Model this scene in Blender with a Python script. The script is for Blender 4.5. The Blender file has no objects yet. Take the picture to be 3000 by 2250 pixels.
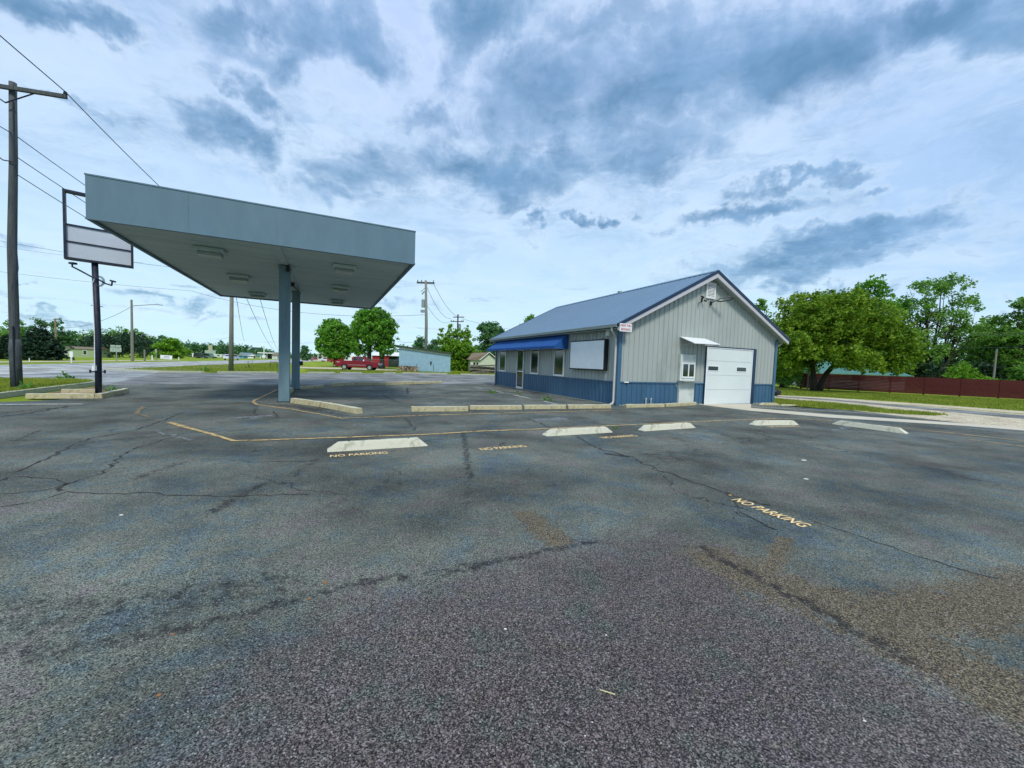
import bpy, bmesh, math, random
import numpy as np
from mathutils import Vector, Matrix
from mathutils.geometry import tessellate_polygon
S = bpy.context.scene
COL = S.collection
R = math.radians
# ------------------------------------------------------------------ camera
FPX, PITCH, ROLL, EYE = 1148.5, 0.052, 0.035, 1.6
cd = bpy.data.cameras.new("camera"); cam = bpy.data.objects.new("camera", cd); COL.objects.link(cam)
S.camera = cam
cd.sensor_width = 36; cd.sensor_fit = 'HORIZONTAL'; cd.lens = FPX / 3000 * 36
cd.clip_start = 0.05; cd.clip_end = 6000
_c, _s = math.cos(PITCH), math.sin(PITCH)
R0 = Vector((1, 0, 0)); U0 = Vector((0, _s, _c)); F0 = Vector((0, _c, -_s))
cr, sr = math.cos(ROLL), math.sin(ROLL)
RR = cr * R0 + sr * U0; UU = -sr * R0 + cr * U0
m = Matrix((RR, UU, -F0)).transposed().to_4x4(); m.translation = (0, 0, EYE)
cam.matrix_world = m
S.view_settings.view_transform = 'Standard'; S.view_settings.look = 'None'
S.view_settings.exposure = 0.42; S.view_settings.gamma = 1.0
S.cycles.max_bounces = 5; S.cycles.diffuse_bounces = 2; S.cycles.glossy_bounces = 2
S.cycles.transparent_max_bounces = 12

def ray(px, py):
    u = (px - 1500) / FPX; v = (py - 1125) / FPX
    d = F0 + RR * u - UU * v
    return d
def G(px, py, z=0.0):
    d = ray(px, py); t = (z - EYE) / d.z
    return Vector((d.x * t, d.y * t, z))
def at(px, py, Y):
    d = ray(px, py); t = Y / d.y
    return Vector((d.x * t, Y, EYE + d.z * t))

# ------------------------------------------------------------------ nodes helper
class NT:
    def __init__(s, tree): s.t = tree; s.n = tree.nodes; s.l = tree.links
    def new(s, typ, **kw):
        n = s.n.new(typ)
        for k, v in kw.items(): setattr(n, k, v)
        return n
    def put(s, sock, v):
        if v is None: return
        if isinstance(v, bpy.types.NodeSocket): s.l.new(v, sock)
        else: sock.default_value = v
    def math(s, op, a, b=None, c=None, clamp=False):
        n = s.new('ShaderNodeMath', operation=op, use_clamp=clamp)
        s.put(n.inputs[0], a); s.put(n.inputs[1], b); s.put(n.inputs[2], c)
        return n.outputs[0]
    def vmath(s, op, a, b=None, out=0):
        n = s.new('ShaderNodeVectorMath', operation=op)
        s.put(n.inputs[0], a)
        if op == 'SCALE': s.put(n.inputs[3], b)
        else: s.put(n.inputs[1], b)
        return n.outputs[out]
    def noise(s, vec, scale, detail=2, rough=.5, dist=0, out=0):
        n = s.new('ShaderNodeTexNoise'); s.put(n.inputs['Vector'], vec)
        n.inputs['Scale'].default_value = scale; n.inputs['Detail'].default_value = detail
        n.inputs['Roughness'].default_value = rough; n.inputs['Distortion'].default_value = dist
        return n.outputs[out]
    def ramp(s, fac, stops, interp='LINEAR'):
        n = s.new('ShaderNodeValToRGB'); cr_ = n.color_ramp; cr_.interpolation = interp
        while len(cr_.elements) < len(stops): cr_.elements.new(0.5)
        for e, (p, c) in zip(cr_.elements, stops):
            e.position = p; e.color = (*c, 1) if len(c) == 3 else c
        s.put(n.inputs[0], fac); return n.outputs[0]
    def sstep(s, v, a, b):
        n = s.new('ShaderNodeMapRange', interpolation_type='SMOOTHSTEP'); s.put(n.inputs[0], v)
        n.inputs[1].default_value = a; n.inputs[2].default_value = b
        return n.outputs[0]
    def mix(s, f, a, b, mode='MIX'):
        n = s.new('ShaderNodeMix', data_type='RGBA', blend_type=mode)
        s.put(n.inputs[0], f); s.put(n.inputs[6], a if not isinstance(a, tuple) else (*a, 1)[:4]); s.put(n.inputs[7], b if not isinstance(b, tuple) else (*b, 1)[:4])
        return n.outputs[2]
    def comb(s, x, y, z):
        n = s.new('ShaderNodeCombineXYZ'); s.put(n.inputs[0], x); s.put(n.inputs[1], y); s.put(n.inputs[2], z); return n.outputs[0]
def lin(r, g, b):
    return tuple(((c / 255) / 12.92 if c / 255 <= .04045 else ((c / 255 + .055) / 1.055) ** 2.4) for c in (r, g, b))

# ------------------------------------------------------------------ sky
SUN_EL, SUN_AZ = 50.0, 168.0       # azimuth clockwise from +Y (view direction): sun high behind the camera
W = bpy.data.worlds.new("World"); S.world = W; W.use_nodes = True
t = NT(W.node_tree); t.n.clear()
tc = t.new('ShaderNodeTexCoord'); D = tc.outputs['Generated']
sep = t.new('ShaderNodeSeparateXYZ'); t.l.new(D, sep.inputs[0]); dx, dy, dz = sep.outputs
az = t.math('ARCTAN2', dx, dy); el = t.math('ARCSINE', dz)
zc = t.math('MAXIMUM', t.math('ADD', dz, 0.12), 0.05)
plane = t.comb(t.math('DIVIDE', dx, zc), t.math('DIVIDE', dy, zc), 0.0)
warp = t.vmath('SUBTRACT', t.noise(plane, 1.3, 5, .58, out=1), (0.5, 0.5, 0.5))
ae = t.comb(az, el, 1.0)
w2 = t.vmath('SUBTRACT', t.noise(ae, 6.0, 5, .6, out=1), (0.5, 0.5, 0.5))
w2b = t.vmath('MULTIPLY', w2, (0.42, 0.26, 0))
aew = t.vmath('ADD', ae, w2b)
def azel(px, py):
    d = ray(px, py).normalized(); return math.atan2(d.x, d.y), math.asin(d.z)
BL = [(640,400,250,80,27,.95),(735,270,130,55,45,.85),(800,110,210,100,-5,.8),(990,70,200,95,20,.75),(1400,90,210,150,-60,1.0),(1480,500,360,90,8,.9),
      (1620,260,330,190,-30,.78),(1130,500,210,85,15,.7),(1880,270,360,180,-8,1.0),(2330,160,360,180,-22,1.0),(1900,430,300,80,-12,.8),(2780,60,400,130,-10,.85),
      (1800,60,400,110,0,.72),(2500,40,350,90,-5,.8),(1280,330,170,70,20,.6),(1010,560,170,55,20,.65),(2220,640,250,36,-5,1.0),(2340,560,180,30,-9,.95),(2550,585,75,24,-10,.75),(2500,720,350,48,-6,.95),(2300,790,350,48,-4,.85),(2650,780,220,26,-4,.5),
      (200,45,190,55,28,.85),(280,375,180,24,14,.6),(60,745,130,24,5,.6),(560,862,110,20,6,.62),(170,880,75,10,3,.62),(140,800,70,11,6,.55),(640,905,170,10,3,.45),(300,970,330,12,3,.55),(1150,885,120,20,3,.7),(1150,960,70,16,0,.6),(1700,640,45,20,10,.8),(1800,630,50,24,5,.85),(1580,640,50,28,-30,.85),(1520,580,120,40,0,.6),(2480,870,220,18,0,.6),(2920,890,100,18,0,.6)]
dens = None
for (px, py, rx, ry, rot, amp) in BL:
    c0 = azel(px, py); r_ = R(rot)
    e1 = azel(px + 8 * math.cos(r_), py + 8 * math.sin(r_)); e2 = azel(px - 8 * math.sin(r_), py + 8 * math.cos(r_))
    Mx = Matrix((((e1[0]-c0[0])/8*rx, (e2[0]-c0[0])/8*ry), ((e1[1]-c0[1])/8*rx, (e2[1]-c0[1])/8*ry))).inverted()
    rows = []
    for i in range(2):
        a_, b_ = Mx[i][0], Mx[i][1]
        rows.append(t.vmath('DOT_PRODUCT', aew, (a_, b_, -(a_ * c0[0] + b_ * c0[1])), out=1))
    q = t.math('ADD', t.math('MULTIPLY', rows[0], rows[0]), t.math('MULTIPLY', rows[1], rows[1]))
    g = t.math('MULTIPLY', t.math('EXPONENT', t.math('MULTIPLY', q, -0.85)), amp)
    dens = g if dens is None else t.math('MAXIMUM', dens, g)
pw = t.vmath('ADD', plane, t.vmath('SCALE', warp, 0.9))
fb = t.noise(pw, 2.1, 7, .6)
fine = t.noise(pw, 6.5, 6, .62)
behind = t.sstep(dy, 0.15, -0.15)
gen = t.math('MULTIPLY', t.sstep(t.noise(pw, 0.9, 4, .5), .45, .65), behind)
dens = t.math('MAXIMUM', dens, gen)
dd = t.math('ADD', dens, t.math('MULTIPLY', t.math('SUBTRACT', fb, .5), 1.25))
dd = t.math('ADD', dd, t.math('MULTIPLY', t.math('SUBTRACT', fine, .5), .50))
stv = t.comb(t.math('MULTIPLY', az, 5.0), t.math('MULTIPLY', el, 46.0), 1.7)
stk = t.math('MULTIPLY', t.math('MULTIPLY', t.sstep(t.noise(t.vmath('ADD', stv, t.vmath('SCALE', w2, 1.6)), 1.0, 5, .6), .46, .72), .62), t.math('MULTIPLY', t.sstep(el, .30, .12), t.sstep(az, .75, .1)))
dd = t.math('MAXIMUM', dd, stk)
cloud = t.sstep(dd, .08, 1.05)
edge = t.math('MULTIPLY', t.sstep(dd, .08, .34), t.math('SUBTRACT', 1.0, t.sstep(dd, .34, .62)))
elf = t.math('MULTIPLY', el, 1.0)
base = t.ramp(t.math('DIVIDE', t.math('MAXIMUM', elf, 0.0), 1.0), [(0.0, lin(190, 226, 236)), (0.10, lin(186, 219, 236)), (0.3, lin(178, 206, 234)), (.62, lin(176, 197, 234)), (1.0, lin(158, 184, 224))])
# the smooth lavender-blue veil at the right
rv = t.math('MULTIPLY', t.sstep(az, .45, .95), t.sstep(el, .06, .22))
base = t.mix(t.math('MULTIPLY', rv, .6), base, (*lin(140, 176, 222), 1))
mott = t.sstep(t.noise(pw, 1.6, 6, .62), .35, .75)
base = t.mix(t.math('MULTIPLY', mott, .42), base, (*lin(208, 226, 242), 1))
base = t.mix(t.math('MULTIPLY', edge, .30), base, (*lin(216, 232, 250), 1))
dark = t.ramp(t.noise(pw, 3.0, 5, .6), [(.3, lin(74, 120, 158)), (.7, lin(118, 158, 198))])
wisp = t.math('MULTIPLY', t.sstep(t.noise(t.vmath('ADD', pw, (4.1, 2.3, 0)), 2.6, 8, .68), .44, .70), t.sstep(el, .10, .45))
base = t.mix(t.math('MULTIPLY', wisp, .62), base, (*lin(132, 168, 204), 1))
skyc = t.mix(t.math('MULTIPLY', cloud, .93), base, dark)
nish = t.new('ShaderNodeTexSky', sky_type='NISHITA', sun_disc=False)
nish.sun_elevation = R(SUN_EL); nish.sun_rotation = R(SUN_AZ)
bg1 = t.new('ShaderNodeBackground'); t.put(bg1.inputs[0], skyc); bg1.inputs[1].default_value = 1.0
bg2 = t.new('ShaderNodeBackground'); t.put(bg2.inputs[0], nish.outputs[0]); bg2.inputs[1].default_value = 0.05
ms = t.new('ShaderNodeMixShader'); ms.inputs[0].default_value = 0.10
t.l.new(bg1.outputs[0], ms.inputs[1]); t.l.new(bg2.outputs[0], ms.inputs[2])
wo = t.new('ShaderNodeOutputWorld'); t.l.new(ms.outputs[0], wo.inputs[0])
# ------------------------------------------------------------------ sun through thin overcast
sd = bpy.data.lights.new("sun", 'SUN'); sd.energy = 2.1; sd.angle = R(12); sd.color = (1.0, .95, .86)
sun = bpy.data.objects.new("sun", sd); COL.objects.link(sun)
sdir = Vector((math.sin(R(SUN_AZ)) * math.cos(R(SUN_EL)), math.cos(R(SUN_AZ)) * math.cos(R(SUN_EL)), math.sin(R(SUN_EL))))
sun.rotation_euler = (-sdir).to_track_quat('-Z', 'Y').to_euler()

# ------------------------------------------------------------------ materials
MATS = {}
def mat(name, col, rough=.7, metal=0, var=.15, vscale=4, bump=0, bscale=40, spec=.4, dirt=None, dscale=2.0, stretch=None):
    if name in MATS: return MATS[name]
    m = bpy.data.materials.new(name); m.use_nodes = True; t = NT(m.node_tree)
    b = t.n['Principled BSDF']; b.inputs['Roughness'].default_value = rough; b.inputs['Metallic'].default_value = metal
    b.inputs['Specular IOR Level'].default_value = spec
    tc = t.new('ShaderNodeTexCoord'); v = tc.outputs['Object']
    if stretch: v = t.vmath('MULTIPLY', v, stretch)
    n = t.noise(v, vscale, 5, .6)
    lo = tuple(max(0, c * (1 - var)) for c in col); hi = tuple(min(1, c * (1 + var)) for c in col)
    c = t.ramp(n, [(.3, lo), (.7, hi)])
    if dirt:
        c = t.mix(t.sstep(t.noise(v, dscale, 6, .65), .48, .72), c, (*dirt, 1))
    t.put(b.inputs['Base Color'], c)
    if bump:
        bn = t.new('ShaderNodeBump'); bn.inputs['Strength'].default_value = bump; bn.inputs['Distance'].default_value = .01
        t.put(bn.inputs['Height'], t.noise(v, bscale, 4, .6)); t.put(b.inputs['Normal'], bn.outputs[0])
    MATS[name] = m; return m
def leafmat(name, c1, c2, c3, trans=.25):
    m = bpy.data.materials.new(name); m.use_nodes = True; t = NT(m.node_tree); t.n.clear()
    g = t.new('ShaderNodeNewGeometry'); rnd = g.outputs['Random Per Island']
    tc = t.new('ShaderNodeTexCoord')
    n = t.noise(tc.outputs['Object'], .45, 3, .6)
    f = t.math('ADD', t.math('MULTIPLY', rnd, .55), t.math('MULTIPLY', n, .6))
    c = t.ramp(f, [(.25, c1), (.55, c2), (.9, c3)])
    d = t.new('ShaderNodeBsdfPrincipled'); t.put(d.inputs['Base Color'], c); d.inputs['Roughness'].default_value = .55
    d.inputs['Specular IOR Level'].default_value = .3
    tr = t.new('ShaderNodeBsdfTranslucent'); t.put(tr.inputs[0], c)
    mx = t.new('ShaderNodeMixShader'); mx.inputs[0].default_value = trans
    t.l.new(d.outputs[0], mx.inputs[1]); t.l.new(tr.outputs[0], mx.inputs[2])
    o = t.new('ShaderNodeOutputMaterial'); t.l.new(mx.outputs[0], o.inputs[0])
    MATS[name] = m; return m

def asphalt(name, dark, light, tints, grain=95.0, contrast=1.0, spec_amt=.5, wear_shade=False, streak=None, seed=0.0):
    m = bpy.data.materials.new(name); m.use_nodes = True; t = NT(m.node_tree)
    b = t.n['Principled BSDF']
    g = t.new('ShaderNodeNewGeometry'); P = t.vmath('ADD', g.outputs['Position'], (seed, seed * .7, 0))
    vo = t.new('ShaderNodeTexVoronoi', feature='F1'); t.put(vo.inputs['Vector'], P); vo.inputs['Scale'].default_value = grain
    gs = t.new('ShaderNodeSeparateColor'); t.put(gs.inputs[0], vo.outputs['Color'])
    gr1 = t.noise(P, grain * .8, 2, .7)
    gr2 = t.noise(P, grain * .3, 2, .65)
    gv = t.math('ADD', t.math('MULTIPLY', gs.outputs[0], .50), t.math('ADD', t.math('MULTIPLY', gr1, .65), t.math('MULTIPLY', gr2, .28)))
    lo = tuple(c for c in dark); hi = tuple(c for c in light)
    col = t.ramp(gv, [(.42, lo), (.72, tuple((a + b_) * .5 for a, b_ in zip(lo, hi))), (1.0, hi)])
    # big patches of tint
    big = t.noise(P, .9, 6, .68, 0.4)
    mid = t.noise(t.vmath('ADD', P, (7.3, 3.1, 0)), 4.5, 5, .7)
    tn = t.math('ADD', t.math('MULTIPLY', big, .6), t.math('MULTIPLY', mid, .4))
    tc_ = t.ramp(tn, [(.30, tints[0]), (.43, tints[1]), (.52, tints[2]), (.60, tints[3]), (.72, tints[4])])
    col = t.mix(1.0, col, tc_, 'MULTIPLY')
    br = t.ramp(t.noise(t.vmath('ADD', P, (31., 5., 0)), .55, 5, .62), [(.34, (.50,) * 3), (.66, (1.6,) * 3)])
    col = t.mix(1.0, col, br, 'MULTIPLY')
    if streak:
        sv = t.vmath('MULTIPLY', t.vmath('ADD', P, (3., 9., 0)), streak)
        col = t.mix(1.0, col, t.ramp(t.noise(sv, 1.0, 5, .6), [(.3, (.72,) * 3), (.72, (1.35,) * 3)]), 'MULTIPLY')
    if wear_shade:
        at_ = t.new('ShaderNodeAttribute', attribute_name='wear_shade'); ws = t.new('ShaderNodeSeparateColor'); t.put(ws.inputs[0], at_.outputs['Color'])
        nz = t.math('SUBTRACT', t.noise(P, 9.0, 8, .8), .5)
        def msk(i, a, bb, amp): return t.sstep(t.math('ADD', ws.outputs[i], t.math('MULTIPLY', nz, amp)), a, bb)
        mauve = t.ramp(gv, [(.44, (.002, .002, .002)), (.72, (.066, .058, .056)), (1.0, (.29, .26, .25))])
        mt = t.ramp(t.noise(P, 2.6, 6, .72), [(.32, (.72, .98, .86)), (.42, (.94, 1.0, .92)), (.48, (1.08, .98, .97)), (.56, (1.13, .94, 1.04)), (.63, (1.08, 1.0, .82)), (.72, (.80, .84, 1.04))])
        mauve = t.mix(1.0, mauve, mt, 'MULTIPLY')
        col = t.mix(t.math('MULTIPLY', msk(0, .15, .85, 1.6), .8), col, mauve)
        brown = t.ramp(gv, [(.44, (.004, .003, .002)), (.72, (.098, .074, .042)), (1.0, (.38, .30, .18))])
        col = t.mix(t.math('MULTIPLY', msk(1, .30, .75, 2.6), .85), col, brown)
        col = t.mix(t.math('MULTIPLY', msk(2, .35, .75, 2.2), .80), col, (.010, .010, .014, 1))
    # pale aggregate specks
    v2 = t.new('ShaderNodeTexVoronoi', feature='F1'); t.put(v2.inputs['Vector'], P); v2.inputs['Scale'].default_value = grain * .42
    s2 = t.new('ShaderNodeSeparateColor'); t.put(s2.inputs[0], v2.outputs['Color'])
    sp = t.math('MULTIPLY', t.math('GREATER_THAN', s2.outputs[1], .87), t.math('LESS_THAN', v2.outputs['Distance'], .33))
    col = t.mix(t.math('MULTIPLY', sp, spec_amt), col, (.55, .56, .52, 1))
    # fine cracks
    vc = t.new('ShaderNodeTexVoronoi', feature='DISTANCE_TO_EDGE')
    pwv = t.vmath('ADD', P, t.vmath('SCALE', t.vmath('SUBTRACT', t.noise(P, 1.7, 6, .65, out=1), (.5, .5, .5)), .9))
    t.put(vc.inputs['Vector'], pwv); vc.inputs['Scale'].default_value = .34
    ck = t.math('MULTIPLY', t.math('LESS_THAN', vc.outputs['Distance'], .0045), t.sstep(t.noise(P, .5, 2), .46, .6))
    if wear_shade: ck = t.math('MULTIPLY', ck, t.math('SUBTRACT', 1.0, t.math('MINIMUM', t.math('ADD', ws.outputs[0], ws.outputs[1]), 1.0)))
    col = t.mix(t.math('MULTIPLY', ck, .75), col, (.008, .008, .01, 1))
    t.put(b.inputs['Base Color'], col)
    b.inputs['Roughness'].default_value = .82; b.inputs['Specular IOR Level'].default_value = .35
    bn = t.new('ShaderNodeBump'); bn.inputs['Strength'].default_value = 1.0; bn.inputs['Distance'].default_value = .011
    t.put(bn.inputs['Height'], gv); t.put(b.inputs['Normal'], bn.outputs[0])
    MATS[name] = m; return m
TINT = [(.46, .62, .96), (.74, .94, .98), (1.02, 1.04, .84), (1.08, .94, .94), (.74, .98, .78)]
A_LOT = asphalt('lot asphalt', (.0005, .0010, .0013), (.235, .248, .238), TINT, grain=170.0, wear_shade=True)
A_STREET = asphalt('street asphalt', (.085, .09, .095), (.27, .28, .28), [(1, 1, 1.0)] * 2 + [(1, 1, .92)] * 3, grain=60, spec_amt=.2, streak=(.15, 1.4, 1))
A_HIGH = asphalt('highway concrete', (.25, .265, .255), (.44, .455, .44), [(1, 1, 1.0)] * 5, grain=40, spec_amt=.1, streak=(1.1, .12, 1))
A_APRON = asphalt('apron concrete', (.16, .175, .18), (.34, .36, .36), [(1, 1, .98)] * 5, grain=40, spec_amt=.1)

def grassmat(name, a, b_, c_, sc=1.0):
    m = bpy.data.materials.new(name); m.use_nodes = True; t = NT(m.node_tree); b = t.n['Principled BSDF']
    g = t.new('ShaderNodeNewGeometry'); P = g.outputs['Position']
    f = t.math('ADD', t.math('MULTIPLY', t.noise(P, .22 * sc, 4, .6), .55), t.math('MULTIPLY', t.noise(P, 2.5 * sc, 6, .7), .45))
    f = t.math('ADD', f, t.math('MULTIPLY', t.math('SUBTRACT', t.noise(P, 14, 4, .7), .5), .35))
    t.put(b.inputs['Base Color'], t.ramp(f, [(.36, a), (.52, b_), (.66, c_)])); b.inputs['Roughness'].default_value = .9
    b.inputs['Specular IOR Level'].default_value = .15
    bn = t.new('ShaderNodeBump'); bn.inputs['Strength'].default_value = .9; bn.inputs['Distance'].default_value = .06
    t.put(bn.inputs['Height'], t.noise(P, 9, 5, .7)); t.put(b.inputs['Normal'], bn.outputs[0])
    MATS[name] = m; return m
GRASS = grassmat('lawn grass', (.09, .16, .010), (.23, .32, .018), (.46, .46, .06))
def gravelmat():
    m = bpy.data.materials.new('gravel'); m.use_nodes = True; t = NT(m.node_tree); b = t.n['Principled BSDF']
    P = t.new('ShaderNodeNewGeometry').outputs['Position']
    vo = t.new('ShaderNodeTexVoronoi'); t.put(vo.inputs['Vector'], P); vo.inputs['Scale'].default_value = 22
    sc = t.new('ShaderNodeSeparateColor'); t.put(sc.inputs[0], vo.outputs['Color'])
    f = t.math('ADD', t.math('MULTIPLY', sc.outputs[0], .4), t.math('MULTIPLY', t.noise(P, 1.2, 6, .7), .7))
    c = t.ramp(f, [(.3, (.20, .16, .09)), (.5, (.52, .44, .30)), (.8, (.74, .66, .50))])
    t.put(b.inputs['Base Color'], c); b.inputs['Roughness'].default_value = .95
    bn = t.new('ShaderNodeBump'); bn.inputs['Strength'].default_value = .8; bn.inputs['Distance'].default_value = .02
    t.put(bn.inputs['Height'], f); t.put(b.inputs['Normal'], bn.outputs[0])
    return m
GRAVEL = gravelmat()
M = {
 'siding': mat('grey green steel siding', (.37, .41, .385), .42, .0, .05, .8, dirt=(.30, .34, .315), dscale=.7, stretch=(1, 1, .35)),
 'blue': mat('blue steel siding', (.048, .125, .215), .38, 0, .10, .9, dirt=(.040, .105, .18), dscale=1.2, stretch=(1, 1, .4)),
 'bluetrim': mat('blue trim', (.050, .13, .215), .4, 0, .08),
 'navy': mat('dark blue trim', (.010, .032, .075), .4, 0, .1),
 'roof': mat('blue grey metal roof', (.165, .265, .37), .5, 0, .07, .5, spec=.4),
 'fascia': mat('lilac grey fascia', (.50, .49, .52), .5, 0, .05),
 'soffit': mat('pale soffit', (.34, .40, .38), .6, 0, .05),
 'white': mat('white paint', (.78, .80, .80), .45, 0, .04),
 'offwhite': mat('weathered white panel', (.62, .67, .62), .6, 0, .08, 2, dirt=(.45, .5, .45)),
 'gutter': mat('grey green gutter', (.30, .36, .33), .45, 0, .1),
 'downspout': mat('pale downspout', (.55, .56, .52), .5, 0, .06),
 'glass': mat('dark glass', (.012, .022, .022), .06, 0, .2, spec=.9),
 'black': mat('black metal', (.012, .013, .016), .45, 0, .2),
 'steel': mat('galvanised steel', (.38, .42, .42), .35, .7, .1),
 'canopy': mat('faded grey blue canopy paint', (.105, .185, .235), .55, 0, .09, 1.6, bump=.15, bscale=60, dirt=(.095, .18, .24), stretch=(1.6, 1.6, .5), dscale=1.5),
 'canopysoffit': mat('canopy soffit', (.50, .60, .59), .6, 0, .08, .8, dirt=(.38, .47, .46), dscale=2.5, stretch=(.2, 2, 1)),
 'column': mat('column paint', (.13, .215, .25), .5, 0, .10, 3, dirt=(.09, .15, .19), dscale=5, stretch=(1, 1, .2)),
 'lens': mat('lamp glass', (.28, .33, .32), .25, 0, .1),
 'awning': mat('royal blue awning fabric', (.010, .082, .29), .85, 0, .12, 3, bump=.2, bscale=9),
 'board': mat('blank white sign face', (.72, .78, .81), .35, 0, .03, 1.5, dirt=(.80, .84, .85), dscale=2.5),
 'panel': mat('old white acrylic sign panel', (.52, .57, .64), .5, 0, .05, 2),
 'signmetal': mat('rusted dark sign metal', (.020, .028, .050), .55, .3, .3, 5, dirt=(.035, .045, .06), dscale=9),
 'stopwhite': mat('cream white concrete', (.62, .61, .48), .8, 0, .12, 6, bump=.6, bscale=50, dirt=(.36, .36, .26), dscale=6),
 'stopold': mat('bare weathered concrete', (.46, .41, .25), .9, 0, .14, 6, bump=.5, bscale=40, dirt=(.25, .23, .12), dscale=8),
 'kerb': mat('kerb concrete', (.46, .47, .38), .9, 0, .15, 3, bump=.4, bscale=30, dirt=(.30, .30, .18), dscale=3),
 'concrete': mat('pale concrete slab', (.58, .53, .41), .85, 0, .08, 1.5, bump=.2, bscale=30, dirt=(.50, .48, .42), dscale=2),
 'yellow': None, 'wood': mat('weathered pole wood', (.075, .085, .085), .85, 0, .25, 4, bump=.5, bscale=30, dirt=(.03, .04, .05), dscale=5, stretch=(3, 3, .3)),
 'palewood': mat('pale pole wood', (.20, .20, .165), .85, 0, .2, 4, stretch=(3, 3, .3)),
 'bark': mat('bark', (.030, .026, .020), .9, 0, .3, 6, bump=.6, bscale=20),
 'fence': mat('dark red stained boards', (.075, .006, .006), .8, 0, .45, 3, stretch=(1, 1, 6), dirt=(.035, .010, .010), dscale=3),
 'chain': mat('chain link', (.10, .14, .13), .5, .4, .1),
 'redpaint': mat('red truck paint', (.20, .006, .018), .3, 0, .08, spec=.5),
 'chrome': mat('silver metal', (.6, .62, .62), .2, .8, .05),
 'tyre': mat('black rubber', (.012, .012, .013), .8, 0, .2),
 'shed': mat('pale blue metal shed wall', (.26, .42, .52), .6, 0, .10, 2, dirt=(.20, .35, .45), dscale=3),
 'shedroof': mat('dark green roof edge', (.03, .055, .04), .7, 0, .2),
 'logs': mat('cut log ends', (.28, .20, .12), .9, 0, .4, 9),
 'tan': mat('tan siding', (.42, .40, .28), .7, 0, .08),
 'green_tan': mat('sage green siding', (.28, .36, .20), .7, 0, .08, stretch=(1, 1, 8)),
 'brownroof': mat('brown shingles', (.20, .16, .11), .9, 0, .2, 5),
 'greenroof': mat('pale green metal roof', (.07, .19, .16), .5, 0, .1),
 'red': mat('barn red', (.32, .012, .015), .6, 0, .15),
 'greyblue': mat('grey blue house siding', (.22, .30, .32), .7, 0, .15),
 'bluehouse': mat('bright blue house siding', (.10, .30, .48), .7, 0, .1),
 'carwhite': mat('white car paint', (.62, .66, .75), .25, 0, .05, spec=.6),
 'cardark': mat('dark car paint', (.03, .045, .05), .25, 0, .1, spec=.6),
 'woodpost': mat('tan post wood', (.24, .19, .10), .8, 0, .2),
 'wire': mat('cable', (.03, .045, .07), .6, 0, .1),
 'signgreen': mat('pale green sign plate', (.35, .44, .36), .5, 0, .1),
 'orange': mat('orange paint', (.75, .30, .04), .6, 0, .1),
 'redtext': mat('red letters', (.50, .03, .07), .6, 0, .1),
 'bluetext': mat('blue letters', (.05, .10, .35), .6, 0, .1),
}
def paintmat(name, col, under=(.03, .033, .035), cover=.5, sc=9):
    m = bpy.data.materials.new(name); m.use_nodes = True; t = NT(m.node_tree); b = t.n['Principled BSDF']
    P = t.new('ShaderNodeNewGeometry').outputs['Position']
    f = t.sstep(t.noise(P, sc, 6, .75), cover - .12, cover + .08)
    t.put(b.inputs['Base Color'], t.mix(f, (*under, 1), (*col, 1))); b.inputs['Roughness'].default_value = .8
    MATS[name] = m; return m
M['yellow'] = paintmat('worn yellow road paint', (.62, .43, .17), (.09, .08, .055), .485)
M['faded'] = paintmat('nearly gone yellow paint', (.40, .29, .12), (.05, .055, .055), .56, 14)
M['ylet'] = paintmat('cream yellow lettering paint', (.86, .62, .29), (.40, .23, .08), .36)
M['wline'] = paintmat('worn white road paint', (.66, .68, .62), (.06, .065, .07), .45)
M['crack'] = paintmat('crack', (.014, .014, .015), (.075, .068, .050), .47, 9)
M['stain'] = paintmat('pale stain', (.26, .29, .29), (.06, .07, .075), .54, 12)

L_SPREAD = leafmat('olive leaves', (.045, .125, .008), (.16, .30, .020), (.36, .50, .045), .5)
L_BRIGHT = leafmat('fresh green leaves', (.035, .15, .018), (.12, .34, .030), (.32, .60, .07), .45)
L_MID = leafmat('mid green leaves', (.045, .14, .028), (.15, .33, .050), (.33, .56, .09), .5)
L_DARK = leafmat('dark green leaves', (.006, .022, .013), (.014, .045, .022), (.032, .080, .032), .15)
L_YEL = leafmat('yellow green leaves', (.05, .16, .012), (.16, .36, .022), (.34, .54, .05), .45)
L_FAR = leafmat('far leaves', (.030, .10, .042), (.085, .22, .075), (.18, .37, .12), .4)

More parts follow.
